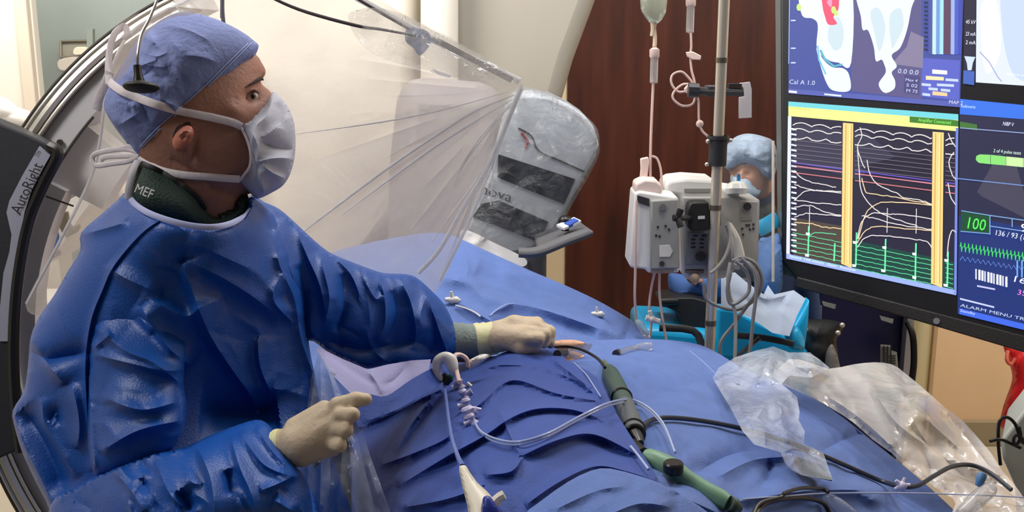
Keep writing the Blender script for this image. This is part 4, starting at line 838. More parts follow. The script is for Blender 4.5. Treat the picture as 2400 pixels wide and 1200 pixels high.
# x-ray display (top right)
mb = MB(); mp(mb, [(2290, -140), (2560, -160), (2560, 212), (2287, 193)], em((214, 222, 248))); d4 = mb.build('fluoroscopy_display', mon, smooth=False)
mb = MB(); mp(mb, mround([(2350, -80), (2420, -100), (2440, 160), (2380, 180), (2350, 80)]), em((190, 206, 246)), .0015); mp(mb, mround([(2298, 20), (2335, 0), (2345, 120), (2310, 170)]), em((228, 228, 246)), .0016); mline(mb, [(2296, 122), (2318, 145), (2338, 180), (2348, 192)], 2, em((150, 160, 200)), .003)
mtext(mb, 'fluoro series 12', 2358, 176, 2440, 182, 5, em((246, 248, 255)), .004); mb.build('x_ray_image', d4, smooth=False)
mb = MB(); mp(mb, [(2262, -100), (2288, -100), (2285, 190), (2258, 200)], em((30, 28, 52)))
d5 = mb.build('dose_display', mon, smooth=False); mb = MB()
for y, s_ in ((52, '45 kV'), (80, '23 mA'), (100, '2 mA')): mtext(mb, s_, 2263, y + 4, 2286, y + 5, 10, em((225, 228, 245)))
mp(mb, [(2260, 132), (2286, 134), (2280, 148), (2277, 165), (2268, 165), (2266, 148)], em((196, 212, 240)), .003); mp(mb, [(2258, 165), (2284, 168), (2283, 200), (2257, 196)], em((64, 96, 180)), .003); mb.build('lettering', d5, smooth=False)
# ------------------------------------------------------------------ operating table and drapes
M_drape = mat('drape_blue', (88, 118, 186), .8, bump=.35, bscale=260, var=.07, vscale=30, sheen=.15, transl=.12)
M_dark = mat('drape_royal', (30, 66, 148), .7, bump=.3, bscale=260, var=.07, vscale=30, sheen=.1)
M_base = mat('table_base', (58, 58, 62), .5)
tb = thing('operating_table', (.28, 1.85, 0), 'operating table hidden under the blue surgical drapes', 'operating table')
mb = MB(); mb.box((.30, 1.80, .80), (1.75, .50, .07), M_base, rz=math.radians(-32)); mb.build('table_top', tb, bevel=.02)
mb = MB(); mb.box((.30, 1.80, .42), (.35, .3, .70), M_base, rz=math.radians(-32)); mb.box((.30, 1.80, .04), (.9, .5, .08), M_base, rz=math.radians(-32)); mb.build('pedestal', tb, bevel=.02)

def skirt(mb, pts, fr, drop, m, push=.0):
    q = [P(x, y, fr(x, y) + .001) for x, y in pts]; n = len(q); vs = []
    for i, p in enumerate(q):
        for k in range(5): vs.append(p + Vector((0, push * k / 4 + .008 * math.sin(i * .9) * k / 4, -drop * k / 4)))
    mb.add(vs, [(i * 5 + k, i * 5 + k + 1, (i + 1) * 5 + k + 1, (i + 1) * 5 + k) for i in range(n - 1) for k in range(4)], m)

# far tented drape
tout = [(840, 575), (980, 548), (1045, 548), (1080, 560), (1150, 592), (1250, 637), (1330, 671), (1400, 704), (1460, 738), (1495, 761), (1512, 780), (1524, 795), (1420, 808), (1300, 822), (1100, 840), (900, 860), (790, 1000), (690, 1000), (680, 760), (760, 610)]
tfold = [([(1030, 655), (1095, 662), (1122, 690), (1150, 706), (1230, 716), (1300, 734), (1380, 762), (1460, 792)], .030, 18, 40, .12), ([(1060, 585), (1085, 600), (1098, 630), (1088, 655)], .016, 8, 8), ([(1110, 650), (1118, 620), (1122, 600)], .014, 8, 8),
 ([(1150, 770), (1250, 760), (1400, 790)], -.02, 20, 26), ([(1060, 700), (1120, 735), (1180, 770)], .02, 10, 16), ([(1150, 735), (1200, 712)], .012, 5, 8)]
tfold += rand_folds(14, (1100, 620, 1480, 780), 20, 20, 150, .006, 16, 21)
mb = MB(); tf = sheet(mb, tout, [(1060, 556, 2.50), (1400, 704, 2.47), (1520, 792, 2.40), (1300, 815, 2.10), (1100, 820, 2.06), (880, 830, 2.05), (720, 890, 2.0), (720, 1000, 1.97), (860, 575, 2.52), (1230, 715, 2.34), (1050, 660, 2.32), (1400, 770, 2.34)], M_drape, step=8, folds=fx(tfold, 2.2, 1.3), smooth=3, lim=2.5)
skirt(mb, [(x, y + 2) for x, y in catmull(tout[2:12], 4)], lambda x, y: tf(x, y) + .002, .5, M_drape, .05)
mb.build('surgical_drape', label='light blue drape tented up at the far side, behind the hand on the patient', cat='drape')
# main light drape over the legs
mz = zfn([(1290, 806, 1.06), (1500, 797, 1.03), (1600, 802, 1.01), (1690, 830, .99), (1780, 880, .965), (1950, 960, .93), (2150, 1115, .87), (2290, 1220, .84), (1900, 1010, .98), (1600, 920, 1.05), (1500, 860, 1.05), (1750, 1050, 1.02), (1400, 980, 1.08), (1250, 1200, 1.07), (1550, 1200, 1.07), (2000, 1200, .93), (1300, 1300, 1.05), (950, 1000, 1.02), (950, 1300, .98), (1050, 880, 1.03)])
mout = [(1285, 812), (1330, 800), (1400, 797), (1500, 795), (1570, 797), (1640, 808), (1690, 832), (1750, 868), (1850, 905), (1950, 960), (2050, 1038), (2150, 1118), (2240, 1200), (2330, 1300), (1100, 1310), (1000, 1200), (1000, 1000), (1040, 890), (1180, 850)]
mf_ = [([(1500, 950), (1560, 920), (1620, 900), (1700, 893), (1730, 885)], -.018, 9, 22), ([(1330, 860), (1400, 838), (1500, 842), (1620, 850)], .010, 14, 24), ([(1480, 890), (1530, 875)], -.01, 8, 8),
 ([(1680, 1120), (1760, 1080), (1840, 1070), (1900, 1062)], .016, 10, 26), ([(1400, 1110), (1500, 1120), (1600, 1165), (1700, 1210)], .026, 12, 40), ([(1600, 1130), (1700, 1070), (1820, 1045)], -.012, 10, 16),
 ([(1240, 1170), (1330, 1120), (1400, 1105)], .012, 8, 20), ([(1700, 950), (1800, 1000), (1860, 1080)], -.014, 10, 20), ([(1920, 1060), (2000, 1020), (2060, 1010)], -.012, 7, 14), ([(1700, 1180), (1900, 1150), (2100, 1150)], .014, 14, 24), ([(1560, 800), (1640, 850), (1700, 900)], .004, 3, 3),
 ([(1300, 1190), (1420, 1150), (1500, 1180)], -.012, 9, 12)]
mf_ = fx(mf_, 3.0, 1.3); mf_ += rand_folds(50, (1250, 830, 2100, 1200), -25, 30, 150, .020, 13, 33)
mb = MB(); mfr = sheet(mb, mout, mz, M_drape, step=9, folds=mf_, smooth=3, lim=4)
skirt(mb, [(x - 1, y + 2) for x, y in catmull(mout[1:14], 4)], mfr, .45, M_drape, .03)
skirt(mb, [(1100, 1308), (1000, 1200), (1002, 1000), (1042, 892)], mfr, .45, M_drape, 0)
ez = zfn([(1220, 1215, 1.14), (1330, 1130, 1.145), (1430, 1098, 1.14), (1548, 1134, 1.125), (1650, 1215, 1.09), (1300, 1300, 1.14), (1600, 1310, 1.09)])
sheet(mb, [(1216, 1220), (1268, 1174), (1330, 1130), (1385, 1103), (1430, 1098), (1500, 1116), (1550, 1134), (1610, 1168), (1665, 1205), (1700, 1250), (1640, 1310), (1190, 1310)], ez, M_drape, step=8, smooth=2, thick=.004, lim=4, folds=[([(1290, 1200), (1400, 1150), (1480, 1140)], .016, 10, 26), ([(1420, 1210), (1500, 1180), (1580, 1190)], .016, 10, 26)] + rand_folds(8, (1260, 1120, 1600, 1200), -20, 20, 110, .008, 14, 44))
mb.build('surgical_drape', label='light blue drape spread over the legs across the lower right', cat='drape')
# darker royal blue cover
dz = zfn([(1290, 820, 1.105), (1200, 820, 1.115), (1130, 850, 1.10), (960, 862, 1.05), (1440, 940, 1.115), (1545, 1130, 1.105), (1300, 1000, 1.15), (1220, 1200, 1.12), (1050, 1000, 1.10), (900, 950, 1.0), (820, 1000, .95), (870, 1200, .95), (1000, 1200, 1.07), (1300, 1300, 1.1), (1400, 1110, 1.115)])
dout = [(1200, 819), (1292, 811), (1330, 845), (1400, 885), (1440, 960), (1490, 1040), (1546, 1130), (1530, 1165), (1430, 1165), (1330, 1200), (1260, 1250), (1180, 1300), (930, 1310), (880, 1215), (850, 1110), (815, 1010), (825, 965), (870, 930), (905, 905), (965, 858), (1040, 850), (1130, 846)]
def cr(pts): return [(700 + x / 2.3075, 680 + y / 2.3075) for x, y in pts]
dfold = [(cr([(880, 470), (1000, 430), (1100, 405), (1300, 420), (1500, 490), (1600, 560)]), .010, 5, 16), (cr([(850, 720), (1000, 600), (1100, 510), (1200, 490), (1400, 560), (1680, 610)]), .014, 5, 18),
 (cr([(540, 1060), (800, 900), (1000, 790), (1150, 690), (1300, 640), (1500, 650), (1700, 730)]), .016, 5, 20), (cr([(1200, 900), (1400, 810), (1600, 780), (1846, 900)]), .014, 5, 18), (cr([(540, 1180), (800, 1130), (1000, 1060)]), .012, 5, 16),
 (cr([(340, 745), (500, 650), (700, 570), (800, 520)]), .026, 6, 18), (cr([(430, 950), (600, 890), (800, 800), (880, 700)]), .016, 6, 20), (cr([(530, 880), (600, 740), (740, 560)]), .016, 6, 20), (cr([(1080, 640), (1150, 800), (1200, 900)]), .008, 6, 12),
 (cr([(960, 400), (1150, 350), (1400, 380), (1600, 480)]), .016, 8, 24), (cr([(1380, 380), (1500, 470), (1650, 590)]), .016, 6, 12), (cr([(1000, 1000), (1150, 980), (1210, 900)]), .008, 5, 12), ([(1230, 1185), (1310, 1130), (1395, 1093), (1470, 1105), (1540, 1128)], .010, 10, 10, .1)]
dfold = fx(dfold, 2.4, 1.15); dfold += rand_folds(16, (880, 860, 1480, 1190), -30, 15, 180, .012, 12, 41)
mb = MB(); dfr = sheet(mb, dout, dz, M_dark, step=8, folds=dfold, smooth=3, thick=.003, lim=8)
skirt(mb, [(x + 2, y) for x, y in catmull(dout[13:20], 4)], dfr, .4, M_dark, 0)
mb.build('surgical_towel', label='dark royal blue cover rumpled over the patient beside the white catheter handle', cat='drape')
# pale inner flap in front of the sleeve
mb = MB(); ff = sheet(mb, [(740, 817), (752, 816), (800, 840), (862, 866), (905, 855), (962, 845), (1010, 842), (1005, 868), (960, 895), (905, 935), (862, 938), (820, 920), (780, 880)], [(740, 817, 1.62), (862, 866, 1.66), (1000, 845, 1.80), (905, 935, 1.66), (820, 920, 1.60)], mat('drape_inner', (176, 174, 218), .75, bump=.2, bscale=200, var=.05), step=6, folds=[([(760, 822), (820, 866), (880, 905)], -.015, 6, 20), ([(862, 868), (885, 900), (895, 925)], .02, 6, 18), ([(960, 848), (925, 890), (890, 905)], -.014, 6, 12)], sharp=True)
mb.build('drape_flap', label='pale lavender folded edge of drape pointing at the surgeon\'s chest', cat='drape')
mb = MB(); sheet(mb, [(860, 925), (905, 928), (960, 892), (1010, 864), (1050, 850), (1060, 870), (1000, 925), (930, 965), (880, 985), (840, 1000), (835, 960)], [(840, 1000, 1.58), (1050, 855, 1.80), (905, 928, 1.64), (1000, 925, 1.70)], M_dark, step=7, folds=[([(850, 990), (930, 960), (1000, 920)], .02, 6, 16)] + rand_folds(8, (850, 880, 1020, 980), -25, 20, 80, .006, 8, 5), thick=.002)
mb.build('drape_flap', label='blue fold of drape below the pale flap, right of the pointing finger', cat='drape')
# dark slab stands in for the shade under the table, behind the clear curtain
mb = MB(); mb.pp([(700, 960), (860, 960), (900, 1260), (690, 1260)], 2.12, .05, mat('shade_dark', (30, 32, 40), .4, bump=.3, bscale=30)); q = mb.build('shade_slab', tb, bevel=.01)
F_cur = film('curtain_film', (205, 214, 235), haze=.28, rough=.12, bump=.5, bscale=9, transl=.15, hvar=.9, hscale=9)
mb = MB(); sheet(mb, [(746, 822), (756, 840), (800, 890), (838, 955), (862, 1050), (890, 1130), (920, 1215), (940, 1300), (690, 1300), (700, 1150), (715, 1000), (728, 900), (740, 850)], [(748, 825, 1.60), (728, 900, 1.58), (838, 955, 1.60), (700, 1290, 1.48), (930, 1290, 1.52), (800, 1100, 1.53)], F_cur, step=8,
 folds=[([(749, 828), (752, 900), (750, 1000), (752, 1100), (748, 1220)], .03, 7, 14, .05), ([(752, 830), (778, 900), (798, 1000), (800, 1080), (790, 1220)], .026, 7, 14, .05), ([(755, 840), (810, 920), (840, 1040), (870, 1150), (890, 1240)], -.02, 6, 14, .05), ([(745, 850), (728, 950), (722, 1100), (720, 1240)], .02, 7, 12, .05), ([(770, 1000), (775, 1100), (765, 1230)], -.02, 6, 10), ([(820, 1040), (825, 1140), (820, 1240)], .016, 6, 12), ([(860, 1080), (890, 1180)], .014, 5, 10)] + rand_folds(16, (720, 1000, 900, 1230), 85, 12, 110, .010, 6, 8), thick=0)
mb.build('clear_curtain', label='clear glossy plastic curtain hanging down behind the surgeon\'s near glove', cat='plastic curtain')

# ------------------------------------------------------------------ patient
M_skin2 = mat('patient_skin', (206, 158, 128), .55, var=.08, bump=.1)
mb = MB(); a_ = P(1325, 818, 2.13)
sdf(mb, [((-.75, 2.75, 1.0), (-.68, 2.68, 1.0), .085, .09), ((-.68, 2.65, .99), (-.52, 2.50, .97), .06, .10), ((-.48, 2.46, .96), (-.1, 2.18, .96), .13, .14), ((-.1, 2.18, .96), (.1, 2.00, .95), .13, .12), ((-.35, 2.6, .93), (.05, 2.3, .9), .05, .04),
 ((.1, 2.0, .945), (.45, 1.75, .90), .09, .07), ((.0, 1.88, .945), (.36, 1.52, .93), .09, .07)], M_skin2, k=.05, vox=.012)
inflate(mb, [(1298, 801), (1335, 796), (1362, 800), (1374, 808), (1352, 819), (1308, 824)], 2.07, .015, M_skin2, step=5, st=6)
mb.build('person', label='patient hidden under the blue drapes, a patch of bare skin showing by the glove', cat='person')
mb = MB(); sheet(mb, [(1336, 815), (1362, 808), (1388, 806), (1380, 822), (1352, 840), (1334, 838)], lambda x, y: 2.02 + 0 * np.asarray(x, float), film('patch_film', (220, 220, 230), haze=.5, rough=.2, transl=.2), step=6, thick=.001); mb.build('clear_dressing', label='clear dressing edge on the bare skin right of the far gloved hand', cat='dressing')
# ------------------------------------------------------------------ the surgeon
sg = thing('surgeon', (-.36, 1.55, 0), 'surgeon in blue gown, cap and white mask reaching over the draped patient, looking right', 'person')
M_skin = mat('skin_face', (160, 114, 96), .6, spec=.3, bump=.25, bscale=180, var=.16, vscale=22)
M_gown = mat('gown_blue', (12, 76, 160), .42, bump=.25, bscale=320, var=.05, vscale=24)
HD = 1.55
hout = [(555, 92), (600, 128), (613, 146), (622, 164), (621, 176), (614, 186), (612, 194), (620, 203), (632, 213), (648, 232), (664, 256), (668, 272), (656, 284), (650, 300), (656, 318), (650, 334), (655, 352), (646, 372), (648, 395), (632, 424), (605, 446), (575, 458), (572, 466), (570, 480), (572, 505), (576, 545), (580, 600), (560, 640), (430, 640), (390, 590), (366, 520), (350, 450), (340, 395), (310, 350), (278, 290), (268, 220), (290, 150), (345, 88), (420, 58), (495, 60)]
bumps = [(592, 226, 20, 15, 20, -.010), (612, 184, 24, 10, -30, .006), (556, 262, 30, 22, 30, .006), (500, 330, 60, 30, 20, -.004), (540, 400, 50, 26, -25, .004), (430, 318, 18, 26, 15, .014), (436, 304, 9, 12, 15, -.012), (424, 332, 12, 12, 0, .006), (455, 350, 8, 30, 10, -.006), (590, 215, 14, 4, -25, .003)]
mb = MB(); hf = inflate(mb, hout, [(600, 150, 1.565), (400, 200, 1.53), (500, 600, 1.56), (640, 400, 1.575)], .082, M_skin, step=5, bumps=bumps, power=.55, mirror=True, st=8, smooth=3,
   folds=[([(575, 232), (590, 238), (606, 232)], -.003, 4), ([(578, 218), (592, 212), (606, 216)], .0025, 3, 5), ([(545, 240), (560, 244)], -.0015, 3), ([(546, 228), (562, 236)], -.0015, 3), ([(480, 440), (520, 448), (550, 460)], -.006, 8, 16), ([(400, 370), (450, 400), (500, 440)], -.004, 8), ([(590, 150), (606, 160)], -.001, 3)])
sh_n, sh_f = P(300, 670, 1.50), P(640, 580, 1.70); hip = Vector((-.47, 1.57, .95))
sdf(mb, [(P(470, 560, 1.59), P(460, 680, 1.64), .045, .055), (sh_n, sh_f, .035, .035), (P(460, 680, 1.64), hip, .06, .075), (sh_n, P(310, 1010, 1.46), .035, .028), (P(310, 1020, 1.47), P(480, 1150, 1.44), .024, .020), (P(480, 1150, 1.44), P(650, 1060, 1.385), .022, .020), (sh_f, P(860, 740, 1.80), .036, .03), (P(860, 740, 1.80), P(1080, 800, 1.93), .03, .022),
   (hip + Vector((.02, -.09, 0)), (-.45, 1.40, .5), .08, .06), ((-.45, 1.40, .5), (-.47, 1.42, .1), .055, .04), (hip + Vector((.02, .09, 0)), (-.40, 1.68, .5), .08, .06), ((-.40, 1.68, .5), (-.42, 1.70, .1), .055, .04)], M_skin, k=.015, vox=.011)
mb.build('body', sg)
for yy in (1.42, 1.70):
    mb = MB(); mb.ball((-.40, yy, .05), .05, mat('shoe_black', (30, 30, 34), .5), (2.4, .95, 1)); mb.build('shoe', sg)
# eye, brow, lashes
eb = MB(); q = P(592, 227, hf(592, 227) + .0068); eb.ball(q, .0086, mat('eye_white', (205, 200, 198), .25)); ey = eb.build('eye', sg, label='eye looking up to the right')
mb = MB(); mb.ball(P(594, 226, hf(592, 227) - .0012), .0030, mat('iris', (52, 42, 40), .2)); mb.build('iris', ey)
mb = MB(); mb.sweep([P(578, 230, hf(578, 230) - .001), P(588, 218, hf(588, 218) - .002), P(598, 213, hf(594, 213) - .003), P(606, 217, hf(602, 217) - .001)], [.0012, .0026, .0028, .0012], m=mat('lid', (120, 80, 66), .5)); mb.build('eyelid', ey)
M_hair = mat('brow_hair', (58, 40, 32), .8, bump=.5, bscale=400)
mb = MB(); mb.sweep([P(x, y, hf(x, y) - .001) for x, y in ((576, 204), (588, 197), (600, 190), (611, 184), (616, 187))], [.0006, .0016, .0026, .0030, .0015], m=M_hair); mb.build('eyebrow', sg)
mb = MB(); mb.sweep([P(x, y, hf(x, y) - .001) for x, y in ((408, 322), (420, 306), (432, 296), (446, 290))], [.003, .006, .006, .003], .002, M_hair, nrm=-FWD); mb.build('hair', sg, label='dark hair at the ear')
mb = MB(); inflate(mb, [(404, 330), (412, 312), (424, 300), (438, 294), (450, 298), (454, 312), (448, 330), (438, 346), (424, 354), (412, 350), (406, 342)], lambda x, y: hf(428, 325) + .0 * np.asarray(x, float), .010, mat('ear_skin', (176, 104, 84), .5), step=3, st=4, folds=[([(418, 320), (430, 308), (442, 308), (442, 322)], .004, 3, 4), ([(426, 326), (436, 318)], -.006, 4)]); mb.build('ear', sg)
# cap
M_cap = mat('cap_blue', (130, 144, 198), .8, bump=.6, bscale=120, var=.05, vscale=30, transl=.1)
cout = [(606, 106), (596, 96), (576, 80), (545, 62), (505, 44), (462, 32), (424, 28), (385, 42), (345, 70), (312, 106), (288, 150), (262, 190), (245, 232), (246, 258), (262, 288), (284, 318), (304, 345), (322, 374), (345, 380), (368, 376), (392, 352), (430, 312), (478, 268), (520, 222), (560, 176), (590, 142), (602, 122)]
cfold = [([(596, 112), (540, 165), (480, 225), (420, 280), (350, 345)], .0035, 3, 6, .02), ([(270, 300), (300, 280), (330, 262)], .004, 4, 8), ([(300, 170), (340, 150), (370, 140)], .005, 4, 9), ([(310, 230), (360, 250), (420, 262)], .005, 5, 9), ([(290, 210), (330, 240), (350, 290)], -.005, 5, 9), ([(380, 60), (440, 70), (500, 100)], .004, 5, 8)] + rand_folds(46, (265, 50, 560, 350), 40, 50, 80, .006, 7, 12)
mb = MB(); cfn = inflate(mb, cout, [(600, 120, 1.56), (300, 250, 1.525), (450, 60, 1.54)], .100, M_cap, step=5, folds=cfold, power=.5, st=8, smooth=3); cp = mb.build('surgical_cap', sg)
M_st = mat('cap_stitch', (172, 186, 226), .7)
def band(mb, pts, fn, wpx, m, lift=.002, th=.0006, d=1.5):
    mb.sweep([P(x, y, fn(x, y) - lift) for x, y in catmull(pts, 6)], S(wpx, d) / 2, th, m, nrm=-FWD, sm=0)
for off in (0, 9):
    mb = MB(); band(mb, [(590 - off, 100 + off * .2), (540 - off, 150), (480 - off, 210), (430 - off, 254), (380 - off, 298), (332 - off * .6, 345)], cfn, 2.6, M_st); mb.build('stitch_line', cp)
# mask
M_mask = mat('mask_white', (206, 208, 222), .75, bump=.2, bscale=200, var=.03, transl=.2); M_tie = mat('tie_white', (220, 210, 214), .75, bump=.2, bscale=150)
kout = [(640, 215), (662, 232), (678, 256), (689, 286), (693, 330), (690, 372), (680, 408), (664, 434), (640, 450), (604, 466), (588, 454), (572, 440), (556, 423), (572, 410), (586, 390), (587, 362), (578, 326), (562, 294), (585, 280), (608, 256), (626, 234)]
mask_f = [([(640, 225), (625, 270), (598, 300), (588, 360), (600, 400)], .010, 7, 14), ([(688, 262), (660, 290), (630, 312), (610, 330)], .012, 4, 16), ([(690, 372), (650, 370), (615, 376), (604, 384)], .013, 5, 16), ([(672, 420), (640, 405), (612, 384)], .012, 5, 14), ([(610, 330), (640, 345), (686, 352)], -.008, 6, 12), ([(604, 395), (615, 430), (618, 455)], .007, 4, 10), ([(650, 240), (660, 270), (655, 300)], -.006, 6, 10), ([(585, 300), (605, 345), (600, 385)], .005, 4, 8)]
mb = MB(); kf = inflate(mb, kout, [(640, 230, 1.565), (690, 340, 1.58), (560, 400, 1.53), (562, 294, 1.515)], .070, M_mask, step=5, folds=fx(mask_f, 2.0, 1.2), lim=2.2, power=.42, st=6, smooth=3); mk = mb.build('face_mask', sg)
def near(x, y): return min(cfn(x, y) if inside(np.array([[x, y]], float), np.array(cout, float))[0] else 9, hf(x, y) if inside(np.array([[x, y]], float), np.array(hout, float))[0] else 9)
mb = MB(); mb.sweep([P(x, y, d) for x, y, d in ((566, 297, 1.487), (545, 287, 1.475), (500, 276, near(500, 276) - .006), (470, 270, near(470, 270) - .004), (420, 260, cfn(420, 260) - .004), (370, 246, cfn(370, 246) - .004), (320, 228, cfn(320, 228) - .004), (280, 210, cfn(285, 212) - .006), (252, 188, 1.50))], S(19, 1.45) / 2, .0012, M_tie, nrm=-FWD); mb.build('tie', mk)
mb = MB(); mb.sweep([P(x, y, d) for x, y, d in ((256, 196, 1.49), (254, 160, 1.50), (257, 120, 1.51), (268, 80, 1.52), (290, 62, 1.53), (298, 78, 1.52), (290, 92, 1.515))], S(17, 1.5) / 2, .0012, M_tie, nrm=-FWD); mb.build('tie', mk)
mb = MB(); mb.sweep([P(x, y, d) for x, y, d in ((258, 168, 1.495), (245, 200, 1.50), (232, 232, 1.51), (226, 258, 1.515))], S(22, 1.5) / 2, .0012, M_tie, nrm=-FWD); mb.build('tie', mk)
mb = MB(); mb.sweep([P(x, y, d) for x, y, d in ((562, 420, 1.49), (530, 418, hf(530, 418) - .004), (480, 414, hf(480, 414) - .004), (430, 410, hf(430, 410) - .004), (380, 400, hf(390, 402) - .004), (345, 384, 1.49), (325, 372, 1.50))], S(17, 1.5) / 2, .0012, M_tie, nrm=-FWD); mb.build('tie', mk)
mb = MB()
for pts in [[(328, 360), (300, 350), (262, 352), (226, 360), (216, 372), (226, 388), (260, 384), (300, 378), (326, 366)], [(326, 366), (290, 366), (250, 368), (236, 376)], [(326, 352), (304, 344), (280, 350)]]:
    mb.sweep([P(x, y, 1.50 + .02 * (330 - x) / 110) for x, y in pts], S(12, 1.5) / 2, .002, M_tie, nrm=-FWD)
mb.build('tie_knot', mk)
mb = MB(); mb.sweep([P(x, y, d) for x, y, d in ((562, 296, 1.490), (577, 322, 1.483), (587, 356, 1.480), (586, 388, 1.482), (572, 410, 1.487), (560, 424, 1.492))], S(7, 1.5) / 2, .0012, M_tie, nrm=-FWD); mb.build('binding', mk)
# thyroid collar
M_coll = mat('collar_green', (16, 46, 38), .7, bump=.6, bscale=300, var=.25, vscale=120); M_colb = mat('collar_black', (15, 16, 18), .6)
colo = [(312, 392), (330, 378), (372, 396), (420, 426), (458, 452), (486, 492), (512, 506), (546, 488), (566, 462), (578, 452), (584, 478), (566, 512), (520, 548), (420, 545), (340, 510), (298, 462), (300, 425)]
mb = MB(); colf = inflate(mb, colo, [(320, 420, 1.52), (450, 480, 1.53), (575, 480, 1.56), (450, 545, 1.53)], .088, M_coll, step=6, power=.35, st=8, folds=[([(330, 382), (400, 415), (458, 455), (492, 500)], .006, 6, 8, .02)], smooth=3); co = mb.build('neck_collar', sg)
mb = MB(); band(mb, [(330, 384), (372, 402), (420, 432), (456, 460), (480, 492)], colf, 16, M_colb, .003, .0015); band(mb, [(516, 508), (545, 492), (568, 466), (577, 460)], colf, 14, M_colb, .003, .0015); mb.build('trim', co)
mb = MB(); text(mb, 'MEF', P(315, 450, colf(335, 455) - .010), P(355, 466, colf(350, 460) - .010), mat('letter_white', (225, 225, 225), .6), size=S(22, 1.45)); mb.build('lettering', co, smooth=False)
mb = MB(); mb.sweep([P(322, 376, 1.475), P(312, 400, 1.455), P(303, 435, 1.45), (P(299, 466, 1.452))], S(17, 1.46) / 2, .0015, mat('strap_grey', (186, 186, 192), .7), nrm=-FWD); mb.build('strap', co)

# gown: torso, two sleeves in one garment
gout = [(298, 452), (276, 468), (240, 500), (190, 546), (188, 588), (160, 634), (128, 690), (92, 742), (72, 790), (66, 850), (56, 916), (30, 962), (34, 1000), (52, 1060), (84, 1130), (118, 1200), (150, 1330), (760, 1330), (745, 1200), (735, 1120), (742, 1020), (748, 940), (738, 880), (728, 830), (720, 770), (716, 700), (704, 640), (690, 580), (655, 520), (622, 486), (588, 462), (582, 494), (550, 520), (505, 532), (450, 528), (400, 514), (345, 492)]
gctl = [(300, 470, 1.50), (200, 600, 1.52), (70, 850, 1.53), (60, 1100, 1.52), (345, 492, 1.45), (450, 528, 1.43), (550, 520, 1.47), (588, 462, 1.53), (620, 480, 1.60), (450, 620, 1.53), (700, 640, 1.66), (735, 900, 1.66), (740, 1200, 1.50), (480, 900, 1.63), (600, 940, 1.68), (430, 720, 1.56), (450, 1300, 1.46)]
gf = [([(428, 612), (450, 680), (490, 780), (540, 860), (580, 915), (612, 962)], .034, 11, 40, .12), ([(330, 716), (360, 770), (400, 820), (450, 858)], .022, 9, 30, .15), ([(520, 700), (470, 720), (430, 740), (330, 690)], .010, 12, 26),
 ([(432, 608), (520, 650), (600, 700), (660, 752)], .012, 14, 30), ([(604, 790), (610, 860), (640, 930)], .016, 6, 24), ([(640, 540), (655, 620), (690, 700), (705, 790), (735, 880)], .016, 10, 16, .1), ([(660, 640), (640, 700), (690, 760)], .010, 8, 14),
 ([(400, 505), (340, 545), (275, 620), (246, 680), (220, 752), (208, 850), (212, 960), (222, 1105)], -.006, 4, 5, .03), ([(394, 505), (334, 545), (269, 620), (240, 680), (213, 752), (200, 850), (204, 960), (214, 1105)], .005, 4, 6, .03),
 ([(66, 820), (110, 840), (150, 835), (214, 822)], -.014, 8, 16), ([(70, 790), (110, 850), (150, 900)], .010, 10, 16), ([(50, 960), (90, 1010), (130, 1090), (150, 1160)], -.035, 22, 22, .15), ([(100, 930), (104, 990), (140, 1050), (180, 1120)], .020, 9, 12), ([(118, 990), (132, 960), (140, 1000)], -.016, 8, 8), ([(30, 965), (60, 1050), (100, 1130), (130, 1200)], .012, 10, 12),
 ([(168, 900), (182, 960), (186, 1010), (180, 1050)], .012, 12, 14), ([(190, 550), (230, 540), (300, 520)], .008, 8, 14), ([(250, 620), (290, 650), (380, 690)], .008, 8, 16),
 ([(440, 560), (520, 600), (600, 640), (650, 700)], .008, 14, 26), ([(600, 480), (640, 550), (652, 600)], -.012, 8, 14), ([(470, 960), (560, 965), (650, 955)], -.04, 30, 30, .2)]
gf = fx(gf, 1.8, 1.35); gf += rand_folds(24, (120, 560, 700, 960), 60, 30, 160, .004, 9, 51)
mb = MB(); gfn = inflate(mb, gout, gctl, .135, M_gown, step=6, folds=gf, lim=2.0, power=.5, smooth=3)
uo = [(262, 640), (300, 606), (345, 600), (385, 625), (416, 680), (432, 740), (440, 800), (434, 850), (430, 900), (438, 960), (425, 1020), (390, 1065), (320, 1092), (260, 1110), (222, 1112), (208, 1060), (204, 960), (206, 860), (214, 760), (235, 690)]
uf = [([(215, 830), (300, 850), (380, 868), (434, 866)], .014, 8, 20), ([(220, 760), (290, 820), (360, 850), (430, 905)], .016, 7, 24), ([(330, 716), (360, 770), (400, 820), (436, 846)], .016, 8, 24), ([(240, 930), (330, 960), (420, 940)], .014, 10, 24), ([(230, 700), (300, 720), (360, 780)], .008, 9, 16), ([(235, 1060), (320, 1010), (425, 985)], .012, 9, 18), ([(208, 860), (214, 960), (224, 1100)], .004, 4, 4, .05), ([(215, 820), (250, 790), (262, 780)], .008, 6, 10)] + rand_folds(12, (225, 660, 430, 1060), 20, 25, 110, .003, 8, 61)
inflate(mb, uo, [(300, 600, 1.60), (400, 640, 1.56), (230, 700, 1.49), (210, 900, 1.445), (430, 900, 1.44), (300, 1090, 1.39)], .060, M_gown, step=6.5, folds=fx(uf, 1.8, 1.25), lim=1.8, power=.5, smooth=3)
fo = [(128, 1168), (170, 1146), (230, 1112), (300, 1084), (360, 1062), (425, 1050), (480, 1026), (540, 1002), (600, 984), (630, 996), (652, 1030), (684, 1080), (706, 1104), (722, 1130), (734, 1200), (744, 1330), (130, 1330), (110, 1230)]
